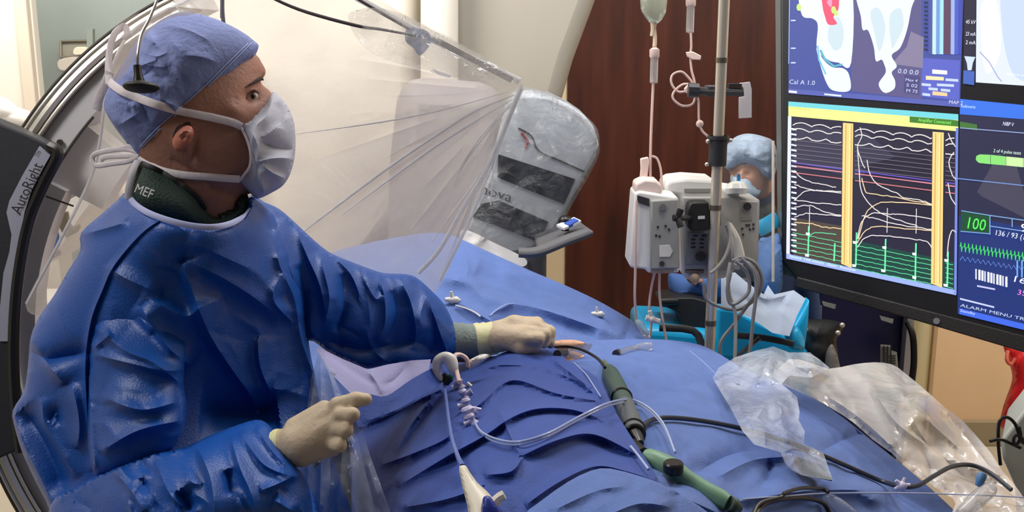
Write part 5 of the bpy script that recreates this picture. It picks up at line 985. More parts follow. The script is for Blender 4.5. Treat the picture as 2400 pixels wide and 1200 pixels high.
ff_ = [([(128, 1165), (230, 1112), (360, 1062), (430, 1050)], .014, 10, 14, .03), ([(360, 1060), (380, 1120), (400, 1160), (430, 1190)], .018, 5, 22), ([(260, 1100), (300, 1140), (340, 1200)], .010, 6, 14), ([(460, 1040), (490, 1110), (500, 1160), (505, 1220)], .026, 9, 26), ([(540, 1020), (560, 1090), (590, 1160), (600, 1210)], .022, 7, 22), ([(600, 1000), (640, 1060), (690, 1108)], .010, 5, 14), ([(420, 1150), (450, 1200)], -.014, 10, 14), ([(610, 1150), (660, 1130), (700, 1108)], .012, 6, 14), ([(330, 1120), (380, 1200)], -.014, 10, 12), ([(560, 1010), (620, 1090), (700, 1120)], .008, 5, 12), ([(530, 1100), (545, 1160)], -.016, 8, 12), ([(640, 1170), (690, 1200)], .010, 8, 10)] + rand_folds(20, (160, 1090, 710, 1210), 60, 20, 90, .004, 7, 71)
inflate(mb, fo, [(130, 1168, 1.42), (300, 1090, 1.38), (600, 990, 1.42), (715, 1120, 1.38), (400, 1300, 1.33), (720, 1300, 1.38)], .085, M_gown, step=6.5, folds=fx(ff_, 2.0, 1.3), lim=1.8, power=.5, smooth=3)
so = [(585, 462), (620, 474), (655, 490), (690, 520), (724, 552), (770, 590), (820, 612), (862, 628), (900, 640), (945, 642), (975, 650), (1010, 680), (1040, 712), (1062, 756), (1072, 800), (1066, 828), (1040, 842), (985, 852), (920, 856), (862, 864), (820, 850), (770, 826), (735, 800), (700, 790), (650, 700), (610, 600)]
sf = [([(690, 530), (720, 600), (750, 670), (768, 760)], .022, 7, 20), ([(745, 590), (760, 640), (772, 700), (760, 770)], .018, 7, 18), ([(770, 592), (820, 640), (842, 690), (836, 700)], .020, 5, 16), ([(830, 620), (850, 650), (880, 700), (895, 690)], .018, 5, 18), ([(880, 640), (900, 690), (902, 760), (880, 800)], .018, 6, 20), ([(930, 646), (960, 700), (975, 770), (970, 820)], .022, 8, 22), ([(985, 665), (1010, 720), (1035, 790), (1050, 830)], .018, 7, 18), ([(1000, 690), (985, 740), (992, 780)], .014, 8, 12), ([(640, 520), (670, 600), (700, 690)], .018, 8, 18),
 ([(700, 620), (715, 690), (712, 780)], -.012, 8, 12), ([(800, 640), (806, 720), (790, 780)], -.020, 9, 14), ([(920, 680), (930, 740), (910, 800)], -.018, 9, 12), ([(740, 790), (850, 820), (960, 800), (1040, 830)], -.03, 20, 24, .2), ([(1012, 730), (1020, 790), (1010, 830)], -.012, 7, 9)] + rand_folds(22, (680, 560, 1050, 820), 70, 20, 100, .004, 7, 81)
inflate(mb, so, [(600, 480, 1.63), (700, 640, 1.68), (860, 740, 1.78), (1060, 780, 1.90), (780, 820, 1.72)], .078, M_gown, step=6, folds=fx(sf, 2.0, 1.3), lim=2.0, power=.5, smooth=3)
# gown falls to the shins
n = 28; vs = []
for k, (z, ra, rb) in enumerate([(1.06, .17, .16), (.95, .20, .19), (.8, .22, .21), (.6, .235, .23), (.42, .25, .24)]):
    for i in range(n):
        a = 2 * math.pi * i / n; w_ = 1 + .05 * math.sin(a * 7) * k / 4; vs.append((-.46 + ra * w_ * math.cos(a), 1.50 + rb * w_ * math.sin(a), z))
mb.add(vs, [(k * n + i, k * n + (i + 1) % n, (k + 1) * n + (i + 1) % n, (k + 1) * n + i) for k in range(4) for i in range(n)], M_gown)
gw = mb.build('gown', sg)
M_bind = mat('binding_lavender', (176, 182, 226), .7)
mb = MB(); mb.sweep([P(x, y, gfn(x, min(y + 8, 560)) - .004) if 300 < x < 580 else P(x, y, d) for x, y, d in ((300, 458, 1.455), (318, 480, 0), (350, 500, 0), (400, 518, 0), (455, 530, 0), (505, 532, 0), (545, 522, 0), (572, 504, 0), (586, 484, 1.55), (588, 464, 1.57))], S(14, 1.5) / 2, .0015, M_bind, nrm=-FWD); mb.build('neck_binding', gw)

# gloves
M_glove = mat('glove_latex', (204, 184, 156), .55, bump=.3, bscale=140, var=.06, vscale=40, spec=.4); M_gcuff = mat('glove_cuff', (222, 218, 168), .5, bump=.3, bscale=80); M_knit = mat('knit_cuff', (134, 146, 140), .85, bump=.5, bscale=200)
def cap_(*a):
    out = []
    for (x0, y0, d0, r0), (x1, y1, d1, r1) in zip(a[:-1], a[1:]): out.append((P(x0, y0, d0), P(x1, y1, d1), S(r0, d0), S(r1, d1)))
    return out
mb = MB(); G_ = []
G_ += cap_((655, 1050, 1.385, 34), (690, 1040, 1.375, 38))
G_ += cap_((690, 1030, 1.375, 36), (790, 958, 1.38, 21)); G_ += cap_((700, 1042, 1.37, 36), (796, 985, 1.37, 21)); G_ += cap_((704, 1050, 1.37, 36), (788, 1018, 1.37, 21)); G_ += cap_((708, 1060, 1.375, 35), (778, 1048, 1.375, 20)); G_ += cap_((690, 1000, 1.38, 22), (760, 958, 1.385, 20))
G_ += cap_((790, 948, 1.375, 18), (834, 937, 1.37, 17), (858, 936, 1.372, 14.5))                     # pointing finger
G_ += cap_((798, 972, 1.362, 18), (826, 972, 1.352, 15.5), (812, 990, 1.38, 13))
G_ += cap_((792, 1006, 1.36, 17), (812, 1008, 1.350, 14.5), (796, 1022, 1.38, 12))
G_ += cap_((782, 1040, 1.362, 16), (797, 1044, 1.352, 14), (780, 1056, 1.38, 12))
G_ += cap_((735, 980, 1.40, 16), (785, 985, 1.415, 14), (815, 975, 1.41, 12))                          # thumb behind the curl
sdf(mb, G_, M_glove, k=.006, vox=.0022); gl = mb.build('glove', sg, label='cream latex glove, index finger pointing right', angle=80)
mb = MB(); mb.lathe(P(636, 1058, 1.39), P(672, 1040, 1.38), [(0, S(44, 1.38)), (.3, S(43, 1.38)), (.6, S(41, 1.38)), (1, S(38, 1.38))], M_gcuff, 28)
for f in (.15, .6): a_ = P(636, 1058, 1.39).lerp(P(672, 1040, 1.38), f); t_ = (P(672, 1040, 1.38) - P(636, 1058, 1.39)).normalized(); mb.lathe(a_, a_ + t_ * .005, [(0, S(44 - 4 * f, 1.38)), (.5, S(46 - 4 * f, 1.38)), (1, S(44 - 4 * f, 1.38))], M_gcuff, 28)
mb.build('glove_cuff', gl)
DH = 1.93; mb = MB(); G_ = []
G_ += cap_((1118, 798, DH, 37), (1172, 788, DH, 33))
G_ += cap_((1172, 782, DH, 32), (1205, 764, DH, 24), (1258, 758, 1.94, 16)); G_ += cap_((1175, 788, DH - .01, 30), (1255, 768, 1.925, 17)); G_ += cap_((1175, 792, DH - .02, 28), (1246, 782, 1.90, 16)); G_ += cap_((1172, 796, DH - .02, 26), (1235, 795, 1.89, 15))
G_ += cap_((1258, 760, 1.95, 16), (1282, 778, 1.95, 15), (1290, 806, 1.93, 11)); G_ += cap_((1255, 768, 1.925, 16), (1286, 778, 1.92, 15), (1288, 802, 1.915, 12)); G_ += cap_((1246, 782, 1.90, 15), (1276, 784, 1.895, 14), (1275, 806, 1.90, 11)); G_ += cap_((1235, 795, 1.885, 14), (1262, 794, 1.88, 12), (1258, 812, 1.89, 10))
G_ += cap_((1190, 805, 1.90, 16), (1222, 818, 1.89, 14), (1250, 818, 1.89, 10))
sdf(mb, G_, M_glove, k=.008, vox=.0028); gl = mb.build('glove', sg, label='cream latex glove pressing down on the patient', angle=80)
mb = MB(); A_, B_ = P(1118, 800, DH), P(1186, 786, DH); mb.lathe(A_, B_, [(0, S(43, DH)), (.12, S(43.5, DH)), (.2, S(40.5, DH)), (.34, S(41.5, DH)), (.42, S(38.5, DH)), (.58, S(39.5, DH)), (.68, S(36.5, DH)), (.85, S(37, DH)), (1, S(34, DH))], M_gcuff, 32); mb.build('glove_cuff', gl)
mb = MB(); A_, B_ = P(1058, 800, 1.915), P(1126, 799, 1.93); mb.lathe(A_, B_, [(0, S(44, 1.92)), (.1, S(45, 1.92)), (.25, S(42, 1.92)), (.35, S(44, 1.92)), (.55, S(40, 1.92)), (.65, S(41, 1.92)), (1, S(38, 1.92))], M_knit, 32); mb.build('sleeve_cuff', gw)

# ------------------------------------------------------------------ nurse in the background
DN = 3.05
ns = thing('nurse', (P(1750, 600, DN).x, P(1750, 600, DN).y, 0), 'seated colleague in a pale blue bouffant cap behind the pumps, seen from behind the pole', 'person')
M_skn = mat('nurse_skin', (196, 146, 120), .55, var=.1); M_lb = mat('gown_pale', (110, 150, 215), .8, bump=.2, bscale=60, var=.08)
mb = MB(); inflate(mb, [(1705, 380), (1712, 410), (1722, 440), (1745, 462), (1775, 470), (1805, 455), (1812, 420), (1812, 380), (1790, 340), (1740, 335)], DN, .085, M_skn, step=6, power=.5, bumps=[(1725, 402, 8, 6, 0, -.008), (1752, 408, 9, 6, 0, -.008), (1736, 420, 8, 16, 0, .012)])
q = P(1770, 470, DN + .05); sdf(mb, [(q + Vector((0, 0, .05)), q + Vector((0, 0, -.06)), .05, .06), (q + Vector((0, 0, -.16)), (q.x, q.y + .05, .62), .13, .14), (q + Vector((-.14, 0, -.15)), q + Vector((-.2, -.1, -.42)), .045, .04), (q + Vector((-.2, -.1, -.42)), P(1600, 690, DN - .05), .038, .03), (q + Vector((.14, 0, -.15)), q + Vector((.18, -.05, -.42)), .045, .04), ((q.x - .09, q.y, .58), (q.x - .12, q.y - .4, .55), .08, .06), ((q.x - .12, q.y - .4, .55), (q.x - .12, q.y - .42, .1), .055, .04), ((q.x + .09, q.y, .58), (q.x + .1, q.y - .35, .55), .08, .06), ((q.x + .1, q.y - .35, .55), (q.x + .1, q.y - .37, .1), .055, .04), ((q.x + .1, q.y - .37, .05), (q.x + .1, q.y - .5, .04), .04, .035), ((q.x - .12, q.y - .42, .05), (q.x - .12, q.y - .55, .04), .04, .035)], mat('scrubs_blue', (50, 76, 128), .8), k=.03, vox=.014)
mb.build('body', ns)
mb = MB(); inflate(mb, [(1692, 372), (1700, 345), (1722, 322), (1752, 313), (1790, 320), (1815, 335), (1822, 380), (1812, 420), (1796, 432), (1780, 420), (1765, 396), (1740, 388), (1722, 398), (1702, 396)], DN - .01, .105, mat('bouffant_blue', (186, 206, 230), .7, bump=.8, bscale=60, var=.2, vscale=30, transl=.2), step=6, power=.5, folds=rand_folds(26, (1700, 325, 1810, 410), 60, 40, 60, .007, 5, 2)); mb.build('bouffant_cap', ns)
mb = MB(); inflate(mb, [(1712, 412), (1735, 408), (1762, 420), (1776, 440), (1790, 446), (1770, 468), (1740, 466), (1718, 444)], DN - .02, .08, mat('nurse_mask', (176, 196, 214), .7), step=5, power=.5); mb.build('face_mask', ns)
mb = MB(); inflate(mb, [(1700, 480), (1740, 470), (1780, 478), (1806, 470), (1822, 500), (1828, 600), (1822, 700), (1700, 720), (1690, 600)], DN + .03, .13, mat('apron_black', (24, 28, 38), .6), step=8); mb.build('lead_apron', ns)
M_cy = mat('cyan_vinyl', (20, 176, 230), .35, spec=.6, bump=.3, bscale=12, var=.1)
mb = MB(); mb.sweep([P(1776, 538, 2.87), P(1796, 528, 2.88), P(1822, 512, 2.94)], .022, .004, M_cy, nrm=-FWD); mb.build('apron_stripe', ns)
mb = MB(); inflate(mb, [(1778, 566), (1800, 556), (1826, 548), (1836, 600), (1832, 680), (1800, 700), (1776, 650)], 2.93, .06, M_lb, step=7, folds=rand_folds(8, (1780, 560, 1830, 690), 80, 20, 60, .008, 6, 5)); mb.build('sleeve', ns)
mb = MB(); inflate(mb, [(1565, 650), (1580, 640), (1640, 650), (1690, 640), (1700, 690), (1650, 700), (1612, 712), (1575, 696)], 2.88, .07, mat('sleeve_blue', (74, 112, 176), .8, bump=.2), step=6, folds=rand_folds(10, (1570, 645, 1690, 705), -25, 20, 50, .008, 6, 6)); mb.build('sleeve', ns)
mb = MB(); sdf(mb, cap_((1632, 646, 2.80, 10), (1622, 655, 2.79, 9), (1612, 652, 2.78, 5)) + cap_((1632, 650, 2.80, 9), (1628, 664, 2.785, 6)) + cap_((1636, 646, 2.80, 9), (1642, 660, 2.79, 6)), M_skn, k=.006, vox=.003); mb.build('hand', ns)
# bedding and apparatus behind the pole
M_sheet = mat('sheet_white', (196, 212, 236), .8, bump=.2, bscale=40, transl=.1)
mb = MB(); sheet(mb, [(1690, 645), (1722, 638), (1748, 660), (1790, 690), (1800, 668), (1815, 690), (1860, 680), (1888, 700), (1868, 740), (1850, 788), (1810, 780), (1760, 745), (1720, 728), (1690, 720)], [(1690, 645, 2.62), (1888, 700, 2.62), (1850, 788, 2.55), (1690, 720, 2.56)], M_sheet, step=7, sharp=True, thick=.002, folds=[([(1748, 662), (1790, 700), (1850, 690)], .03, 8, 20), ([(1845, 700), (1840, 740), (1835, 785)], .03, 6, 16), ([(1700, 680), (1740, 700), (1800, 730)], -.02, 10, 14)] + rand_folds(14, (1700, 650, 1870, 780), 50, 30, 60, .008, 7, 15)); mb.build('paper_sheet', label='crumpled white and blue paper sheet right of the steel pole', cat='sheet')
cy = thing('patient_trolley', (P(1700, 800, 2.7).x, P(1700, 800, 2.7).y + .1, 0), 'bright cyan padded support behind the steel pole', 'support')
mb = MB(); mb.pp([(1500, 768), (1560, 770), (1650, 778), (1760, 800), (1900, 820), (1900, 1000), (1500, 1000)], 2.72, .25, M_cy); mb.build('pad', cy, bevel=.02)
mb = MB(); mb.pp([(1680, 720), (1720, 724), (1790, 760), (1850, 790), (1900, 700), (1896, 760), (1885, 840), (1800, 850), (1680, 840)], 2.66, .05, M_cy); mb.build('side_cover', cy, bevel=.01)
mb = MB(); inflate(mb, [(1838, 780), (1852, 764), (1872, 768), (1886, 800), (1882, 820), (1850, 815)], 2.6, .03, M_cy, step=5); mb.build('bulge', cy)
mb = MB(); q = P(1700, 900, 2.8); mb.box((q.x, q.y + .1, q.z / 2), (.4, .3, q.z), mat('trolley_steel', (90, 96, 104), .4)); mb.build('frame', cy, bevel=.01)
mb = MB(); mb.sweep([P(1545, 768, 2.70), P(1625, 775, 2.69), P(1645, 812, 2.68)], .010, .004, M_pk, nrm=-FWD, sm=3); mb.sweep([P(1725, 786, 2.6), P(1790, 792, 2.58), P(1860, 806, 2.57)], .008, .004, M_pk, nrm=-FWD); mb.build('strap', cy)
mb = MB(); mb.sweep([P(1780, 792, 2.56), P(1760, 808, 2.55), P(1735, 830, 2.5), P(1724, 845, 2.46)], .006, m=M_blk); mb.build('power_cable', label='black cable dropping behind the crumpled plastic at the cyan support', cat='cable')
mb = MB(); mb.pp([(1548, 703), (1590, 698), (1655, 706), (1662, 770), (1600, 768), (1592, 735), (1555, 718)], 2.76, .1, mat('armrest_black', (26, 26, 30), .5), smooth=2); mb.sweep([P(1545, 708, 2.76), P(1590, 706, 2.76)], .012, m=MATS['armrest_black'], sm=0); mb.build('arm_rest', label='black arm rest left of the steel pole above the cyan support', cat='arm rest', bevel=.01)
# navy cabinet, black padded item
cb = thing('navy_cabinet', (P(2000, 900, 3.3).x, P(2000, 900, 3.3).y, 0), 'dark navy cabinet under the monitor with a ruled white label', 'cabinet')
a_, b_ = P(1888, 700, 3.3), P(2122, 700, 3.3)
mb = MB(); mb.box(((a_.x + b_.x) / 2, a_.y + .2, .55), (b_.x - a_.x, .4, 1.1), mat('navy', (22, 30, 92), .45)); mb.build('body', cb, bevel=.01)
mb = MB(); mb.sweep([P(1922, 716, 3.27), P(1920, 800, 3.24)], .006, m=M_side, sm=0); mb.box((b_.x + .012, a_.y + .18, .55), (.022, .42, 1.1), mat('edge_white', (196, 192, 200), .4)); mb.build('edge_trim', cb)
mb = MB(); mb.sweep([P(2128, 755, 3.28), P(2140, 790, 3.26), P(2142, 850, 3.25), P(2136, 900, 3.24)], .011, .006, M_blk, nrm=-FWD); mb.build('handle', cb)
mb = MB(); mb.pp([(2064, 808), (2088, 810), (2090, 822), (2102, 826), (2106, 866), (2064, 858)], 3.27, .003, mat('ruled_label', (158, 158, 150), .6))
lb_ = mb.build('ruled_label', cb, smooth=False); mb = MB()
for k in range(7): mb.pp([(2067, 813 + k * 6), (2100 if k > 2 else 2085, 815 + k * 6), (2100 if k > 2 else 2085, 816.5 + k * 6), (2067, 814.5 + k * 6)], 3.268, .002, M_pk)
for k in range(3): mb.pp([(2072 + k * 8, 811), (2073.5 + k * 8, 811), (2073.5 + k * 8, 858), (2072 + k * 8, 857)], 3.268, .002, M_pk)
mb.build('ruling', lb_, smooth=False)
mb = MB(); mb.pp([(1885, 700), (1920, 708), (1918, 760), (1888, 756)], 3.15, .05, M_blk); mb.build('socket_panel', cb, bevel=.004)
bg = thing('equipment_bag', P(1925, 860, 2.78), 'black padded bag hanging in front of the navy cabinet', 'bag')
mb = MB(); inflate(mb, [(1862, 756), (1872, 750), (1930, 748), (1978, 758), (1972, 776), (1960, 800), (1965, 840), (1960, 900), (1900, 900), (1898, 850), (1888, 820), (1880, 780)], 2.80, .08, mat('bag_black', (22, 22, 24), .6, bump=.4, bscale=60), step=7, folds=rand_folds(10, (1870, 760, 1960, 860), 70, 30, 60, .008, 6, 9)); mb.build('shell', bg)
mb = MB(); inflate(mb, [(1938, 822), (1950, 806), (1960, 826), (1966, 846), (1970, 880), (1940, 880), (1934, 850)], 2.70, .02, mat('bag_grey', (120, 116, 112), .6), step=5); mb.build('pocket', bg)
for x, y in ((1888, 772), (1884, 756), (1964, 780), (1974, 762)):
    mb = MB(); mb.ball(P(x, y, 2.73), .007, M_steel); mb.build('stud', bg)
mb = MB(); q = P(1925, 880, 2.85); mb.box((q.x, q.y, q.z / 2), (.04, .04, q.z), M_pk); mb.box((q.x, q.y, .03), (.3, .3, .06), M_pk); mb.build('stand', bg)
# clear pane with bright edge left of the monitor
mb = MB(); mb.sweep([P(1812, 330, 2.75), P(1812, 660, 2.75)], .004, m=film('pane_edge', (240, 235, 230), haze=.8, transl=.2), sm=0); mb.pp([(1690, 330), (1812, 330), (1812, 660), (1690, 660)], 2.755, .004, film('pane', (220, 230, 240), haze=.06, bump=0, hvar=0)); 
mb.pp([(1740, 655), (1760, 655), (1760, 720), (1740, 720)], 2.75, .02, M_side); mb.build('clear_screen', label='clear upright acrylic screen with a bright edge beside the monitor', cat='screen', smooth=False)
# red bag, grey box at right edge
rb = thing('red_bag', P(2385, 1005, 3.4), 'bright red bag hanging at the right edge below the monitor', 'bag')
mb = MB(); inflate(mb, [(2358, 800), (2480, 800), (2500, 900), (2440, 1000), (2362, 1006), (2344, 994), (2352, 950), (2372, 890), (2366, 850)], 3.4, .08, mat('red_vinyl', (226, 30, 34), .4, bump=.3, bscale=14), step=8, folds=rand_folds(8, (2360, 840, 2400, 980), 100, 15, 90, .01, 6, 4)); mb.build('pouch', rb)
mb = MB(); mb.sweep([P(2362, 822, 3.36), P(2360, 844, 3.35), P(2370, 854, 3.35), P(2380, 840, 3.35)], .006, m=mat('loop_pink', (230, 110, 90), .5)); mb.build('loop', rb)
gb = thing('connector_box', (P(2420, 1100, 2.1).x, P(2420, 1100, 2.1).y + .1, 0), 'pale grey equipment box with black cables at the lower right edge', 'equipment box')
mb = MB(); mb.pp([(2400, 962), (2520, 900), (2560, 1300), (2385, 1300), (2378, 1140), (2350, 1078), (2345, 1032)], 2.1, .2, mat('box_grey', (168, 170, 162), .5), yaw=.5); mb.build('casing', gb, bevel=.008)
mb = MB(); q = P(2450, 1300, 2.2); mb.box((q.x, q.y, q.z / 2), (.12, .12, q.z), M_side); mb.box((q.x, q.y, .03), (.4, .4, .06), M_side); mb.build('stand', gb)
for k, pts in enumerate([[(2345, 1090), (2340, 1040), (2342, 990), (2360, 978), (2380, 995), (2392, 1030), (2402, 1040)], [(2320, 1034), (2345, 1030), (2370, 1040), (2392, 1050)], [(2388, 1000), (2392, 1020), (2388, 1036), (2378, 1042), (2376, 1028), (2384, 1020), (2410, 1040)]]):
    line('cable', pts, 2.06 - .01 * k, .0035, M_blk, ['black cable arching in front of the red bag', 'thin black cable lying level at the grey box', 'black cable looped tightly at the frame edge'][k], 'cable', 'cables on the grey box')

# ------------------------------------------------------------------ crumpled clear sheets on the drape
F_s1 = film('sheet_film', (222, 230, 244), haze=.52, rough=.16, bump=.5, bscale=10, transl=.15, hvar=.45, hscale=8)
F_s2 = film('sheet_film_warm', (240, 236, 234), haze=.56, rough=.18, bump=.35, bscale=6, transl=.12, hvar=.3, hscale=5)
def up_(fn, h): return lambda x, y: fn(x, y) - h
lift1 = zfn([(1680, 880, 1.03), (1810, 815, 1.06), (1930, 850, 1.02), (1760, 1030, 1.06), (1950, 1120, 1.01), (1880, 980, 1.03)])
o1 = [(1670, 886), (1684, 862), (1722, 838), (1770, 822), (1812, 812), (1850, 826), (1898, 826), (1920, 842), (1944, 862), (1900, 885), (1850, 880), (1832, 900), (1868, 930), (1874, 965), (1872, 985), (1886, 1010), (1884, 1040), (1930, 1062), (1952, 1126), (1915, 1120), (1880, 1114), (1856, 1102), (1840, 1085), (1830, 1060), (1768, 1042), (1740, 1010), (1712, 956)]
f1 = [([(1672, 890), (1720, 900), (1800, 895)], .012, 5, 12), ([(1690, 880), (1740, 960), (1790, 1040)], .016, 5, 14), ([(1810, 815), (1790, 870), (1760, 920)], .016, 5, 14), ([(1850, 826), (1870, 860), (1930, 860)], .014, 5, 12), ([(1820, 920), (1830, 980), (1850, 1040)], .014, 6, 14), ([(1830, 1060), (1880, 1050), (1930, 1066)], .012, 5, 10)] + rand_folds(60, (1690, 830, 1930, 1110), 50, 45, 60, .010, 5, 91)
mb = MB(); sheet(mb, o1, lift1, F_s1, step=6.5, folds=fx(f1, 3, 1.2), sharp=True, thick=0, lim=3); mb.build('plastic_sheet', label='crumpled clear plastic sheet bunched on the drape below the cyan support', cat='plastic sheet')
lift2 = zfn([(1940, 862, 1.0), (2050, 850, .99), (2120, 872, .96), (2250, 980, .93), (2350, 1100, .90), (2400, 1200, .88), (1850, 910, 1.0), (2050, 1030, .96), (2225, 1165, .90), (2150, 950, 1.0)])
o2 = [(1848, 842), (1900, 850), (1944, 864), (2000, 854), (2050, 849), (2090, 854), (2118, 872), (2170, 915), (2215, 955), (2255, 985), (2300, 1035), (2325, 1065), (2350, 1105), (2395, 1160), (2410, 1250), (2230, 1250), (2240, 1180), (2215, 1158), (2140, 1108), (2090, 1062), (2045, 1030), (2000, 990), (1950, 958), (1900, 930), (1850, 908), (1815, 885)]
f2 = [([(2000, 856), (2050, 920), (2100, 990), (2180, 1050)], .024, 6, 18), ([(2060, 850), (2110, 920), (2180, 990), (2280, 1080)], .022, 6, 20), ([(1850, 900), (1940, 930), (2040, 1000), (2120, 1080)], .014, 6, 16), ([(2000, 930), (2020, 990), (2100, 1050)], .018, 4, 14), ([(2120, 880), (2130, 930), (2120, 960)], -.016, 8, 12), ([(2170, 920), (2260, 1020), (2340, 1120)], .018, 6, 16), ([(2130, 1000), (2230, 1090), (2330, 1170)], -.014, 8, 16), ([(2270, 1010), (2330, 1100)], -.010, 6, 10)] + rand_folds(44, (1880, 870, 2330, 1180), 42, 10, 190, .007, 6, 93)
mb = MB(); sheet(mb, o2, lift2, F_s2, step=8, folds=fx(f2, 3, 1.3), smooth=2, thick=0, lim=3); mb.build('plastic_sheet', label='long milky plastic sheet trailing off the drape to the lower right corner', cat='plastic sheet')
mb = MB(); mb.pp([(1882, 1098), (1950, 1120), (1950, 1128), (1880, 1112)], DZ(1910, 1112, 1.015), .05, M_blk); mb.build('black_connector', label='black flat connector poking out under the crumpled clear sheet', cat='connector', smooth=False)

# ------------------------------------------------------------------ instruments
def surf(x, y, h=.006, fn=None):
    f = fn or (dfr if (x < 1440 and y > 815) else mfr); return P(x, y, f(x, y) - h * 2)
_do = catmull(dout, 3, True)
def topd(x, y):
    a = mfr(x, y); ins = inside(np.array([[x, y]], float), _do)[0]
    return min(a, dfr(x, y)) if ins else a
# green deflectable handles
M_gh = mat('handle_green', (112, 152, 124), .45, bump=.1, bscale=60); M_gd = mat('handle_dark_green', (62, 84, 76), .5); M_gg = mat('handle_grey', (92, 98, 100), .5)
def onm(x, y, h): return P(x, y, mfr(x, y) - h)
h1 = thing('ablation_catheter', onm(1460, 960, .02), 'dark green and grey catheter handle lying upright beside the royal blue cover', 'catheter handle')
A_, B_ = onm(1424, 862, .035), onm(1465, 950, .04); C_ = onm(1488, 1018, .035)
mb = MB(); mb.lathe(A_, B_, [(0, .006), (.06, .012), (.2, .0165), (.6, .0175), (1, .016)], M_gd); mb.build('front_grip', h1)
mb = MB(); mb.lathe(B_, C_, [(0, .016), (.1, .0165), (.5, .0175), (.9, .017), (1, .014)], M_gg); mb.build('rear_grip', h1)
for q0, r_ in ((B_.lerp(A_, .18), .0185), (B_.lerp(C_, .86), .0185), (C_, .0165)):
    mb = MB(); t_ = (C_ - A_).normalized(); mb.lathe(q0 - t_ * .003, q0 + t_ * .003, [(0, r_ - .001), (.3, r_ + .001), (.7, r_ + .001), (1, r_ - .001)], M_blk); mb.build('seal_ring', h1)
mb = MB(); D_ = onm(1500, 1040, .03); mb.lathe(C_, D_, [(0, .012), (.5, .010), (1, .006)], M_blk); mb.build('tail', h1)
mb = MB(); mb.lathe(onm(1416, 846, .03), A_, [(0, .003), (1, .006)], mat('nose_olive', (104, 112, 74), .5)); mb.build('nose', h1)
h2 = thing('ablation_catheter', onm(1620, 1120, .01), 'light green catheter handle with a black knob lying at the lower middle', 'catheter handle')
A_, B_ = onm(1508, 1066, .03), onm(1705, 1178, .03)
mb = MB(); mb.lathe(A_, B_, [(0, .009), (.04, .0135), (.14, .0165), (.30, .019), (.42, .0165), (.55, .0135), (.75, .0125), (.92, .0135), (1, .011)], M_gh, 24); mb.build('grip', h2)
mb = MB(); q = onm(1578, 1098, .052); mb.lathe(q + Vector((0, 0, -.006)), q + Vector((0, 0, .010)), [(0, .0125), (.15, .0145), (.85, .0145), (1, .0125)], M_blk, 24); mb.build('knob', h2)
mb = MB(); mb.lathe(B_, onm(1733, 1192, .028), [(0, .0115), (.3, .010), (.35, .012), (.5, .012), (1, .006)], M_gd); mb.build('tail', h2)
mb = MB(); mb.lathe(onm(1472, 1036, .026), A_, [(0, .007), (.3, .011), (1, .0105)], M_blk); mb.build('nose', h2)
# cables
line('catheter_cable', [(1292, 814, 2.0), (1330, 812, 1.98), (1365, 820, 1.96), (1400, 840, 1.92), (1418, 862, 1.87)], 1.9, .0028, M_blk, 'thin black catheter shaft running from the far glove to the dark green handle', 'catheter')
pts = [(1494, 1040), (1492, 1022), (1505, 1000), (1535, 982), (1590, 980), (1680, 992), (1780, 1015), (1880, 1048), (1980, 1090), (2060, 1125), (2110, 1140), (2150, 1138), (2190, 1115), (2230, 1094), (2275, 1090), (2320, 1108), (2370, 1148)]
mb = MB(); mb.sweep([P(x, y, (mfr(x, y) if x < 2100 else lift2(x, y)) - .025) for x, y in pts], .0042, m=mat('cable_dark', (40, 46, 58), .4)); mb.build('catheter_cable', label='long dark cable snaking from the handles across the drape to the right edge', cat='cable')
mb = MB(); mb.sweep([P(x, y, mfr(x, y) - .02) for x, y in ((1770, 1215), (1786, 1185), (1830, 1170), (1890, 1168), (1930, 1180), (1945, 1205))], .0036, m=M_blk); mb.build('catheter_cable', label='black cable loop at the bottom edge, lowest of the two', cat='cable')
mb = MB(); mb.sweep([P(x, y, mfr(x, y) - .03) for x, y in ((1762, 1215), (1780, 1180), (1830, 1165), (1840, 1155), (1880, 1144), (1925, 1146), (1942, 1154))], .003, m=M_blk); mb.build('catheter_cable', label='thin black cable loop at the bottom edge, above the lowest one', cat='cable')
# clear tubing
M_tc = mat('tubing_clear', (168, 182, 222), .2, spec=.8)
for off, lb_ in ((0, 'clear pressure tubing sweeping across the royal blue cover, lower strand'), (-7, 'clear pressure tubing sweeping across the royal blue cover, upper strand')):
    pts = [(1112, 990), (1126, 1012), (1152, 1032), (1190, 1042), (1230, 1040), (1290, 1020), (1360, 982), (1430, 950), (1480, 944), (1520, 962), (1555, 1000), (1582, 1062)]
    mb = MB(); mb.sweep([P(x, y + off * (1 if 1130 < x < 1560 else .3), topd(x, y) - (.014 if x < 1420 else .05)) for x, y in pts], .0017, m=M_tc); mb.build('pressure_tubing', label=lb_, cat='tube')
mb = MB(); mb.sweep([P(x, y, (mfr(x, y) if x < 2150 else lift2(x, y)) - .03) for x, y in ((1740, 1170), (1850, 1162), (1950, 1156), (2150, 1156), (2330, 1162), (2430, 1168))], .0013, m=M_tc); mb.build('pressure_tubing', label='thin clear line running level along the bottom right edge', cat='tube')
mb = MB(); mb.sweep([P(x, y, mfr(x, y) - .004) for x, y in ((1616, 822), (1650, 850), (1690, 890))], .0009, m=M_tc); mb.build('guide_thread', label='fine thread on the drape left of the crumpled sheet', cat='thread')
mb = MB(); mb.sweep([P(x, y, dfr(x, min(y, 1000)) - .008) for x, y in ((1345, 850), (1372, 876), (1392, 905), (1408, 930))], .0012, m=M_tc); mb.build('pressure_tubing', label='thin blue line curving down the right shoulder of the royal blue cover', cat='tube')
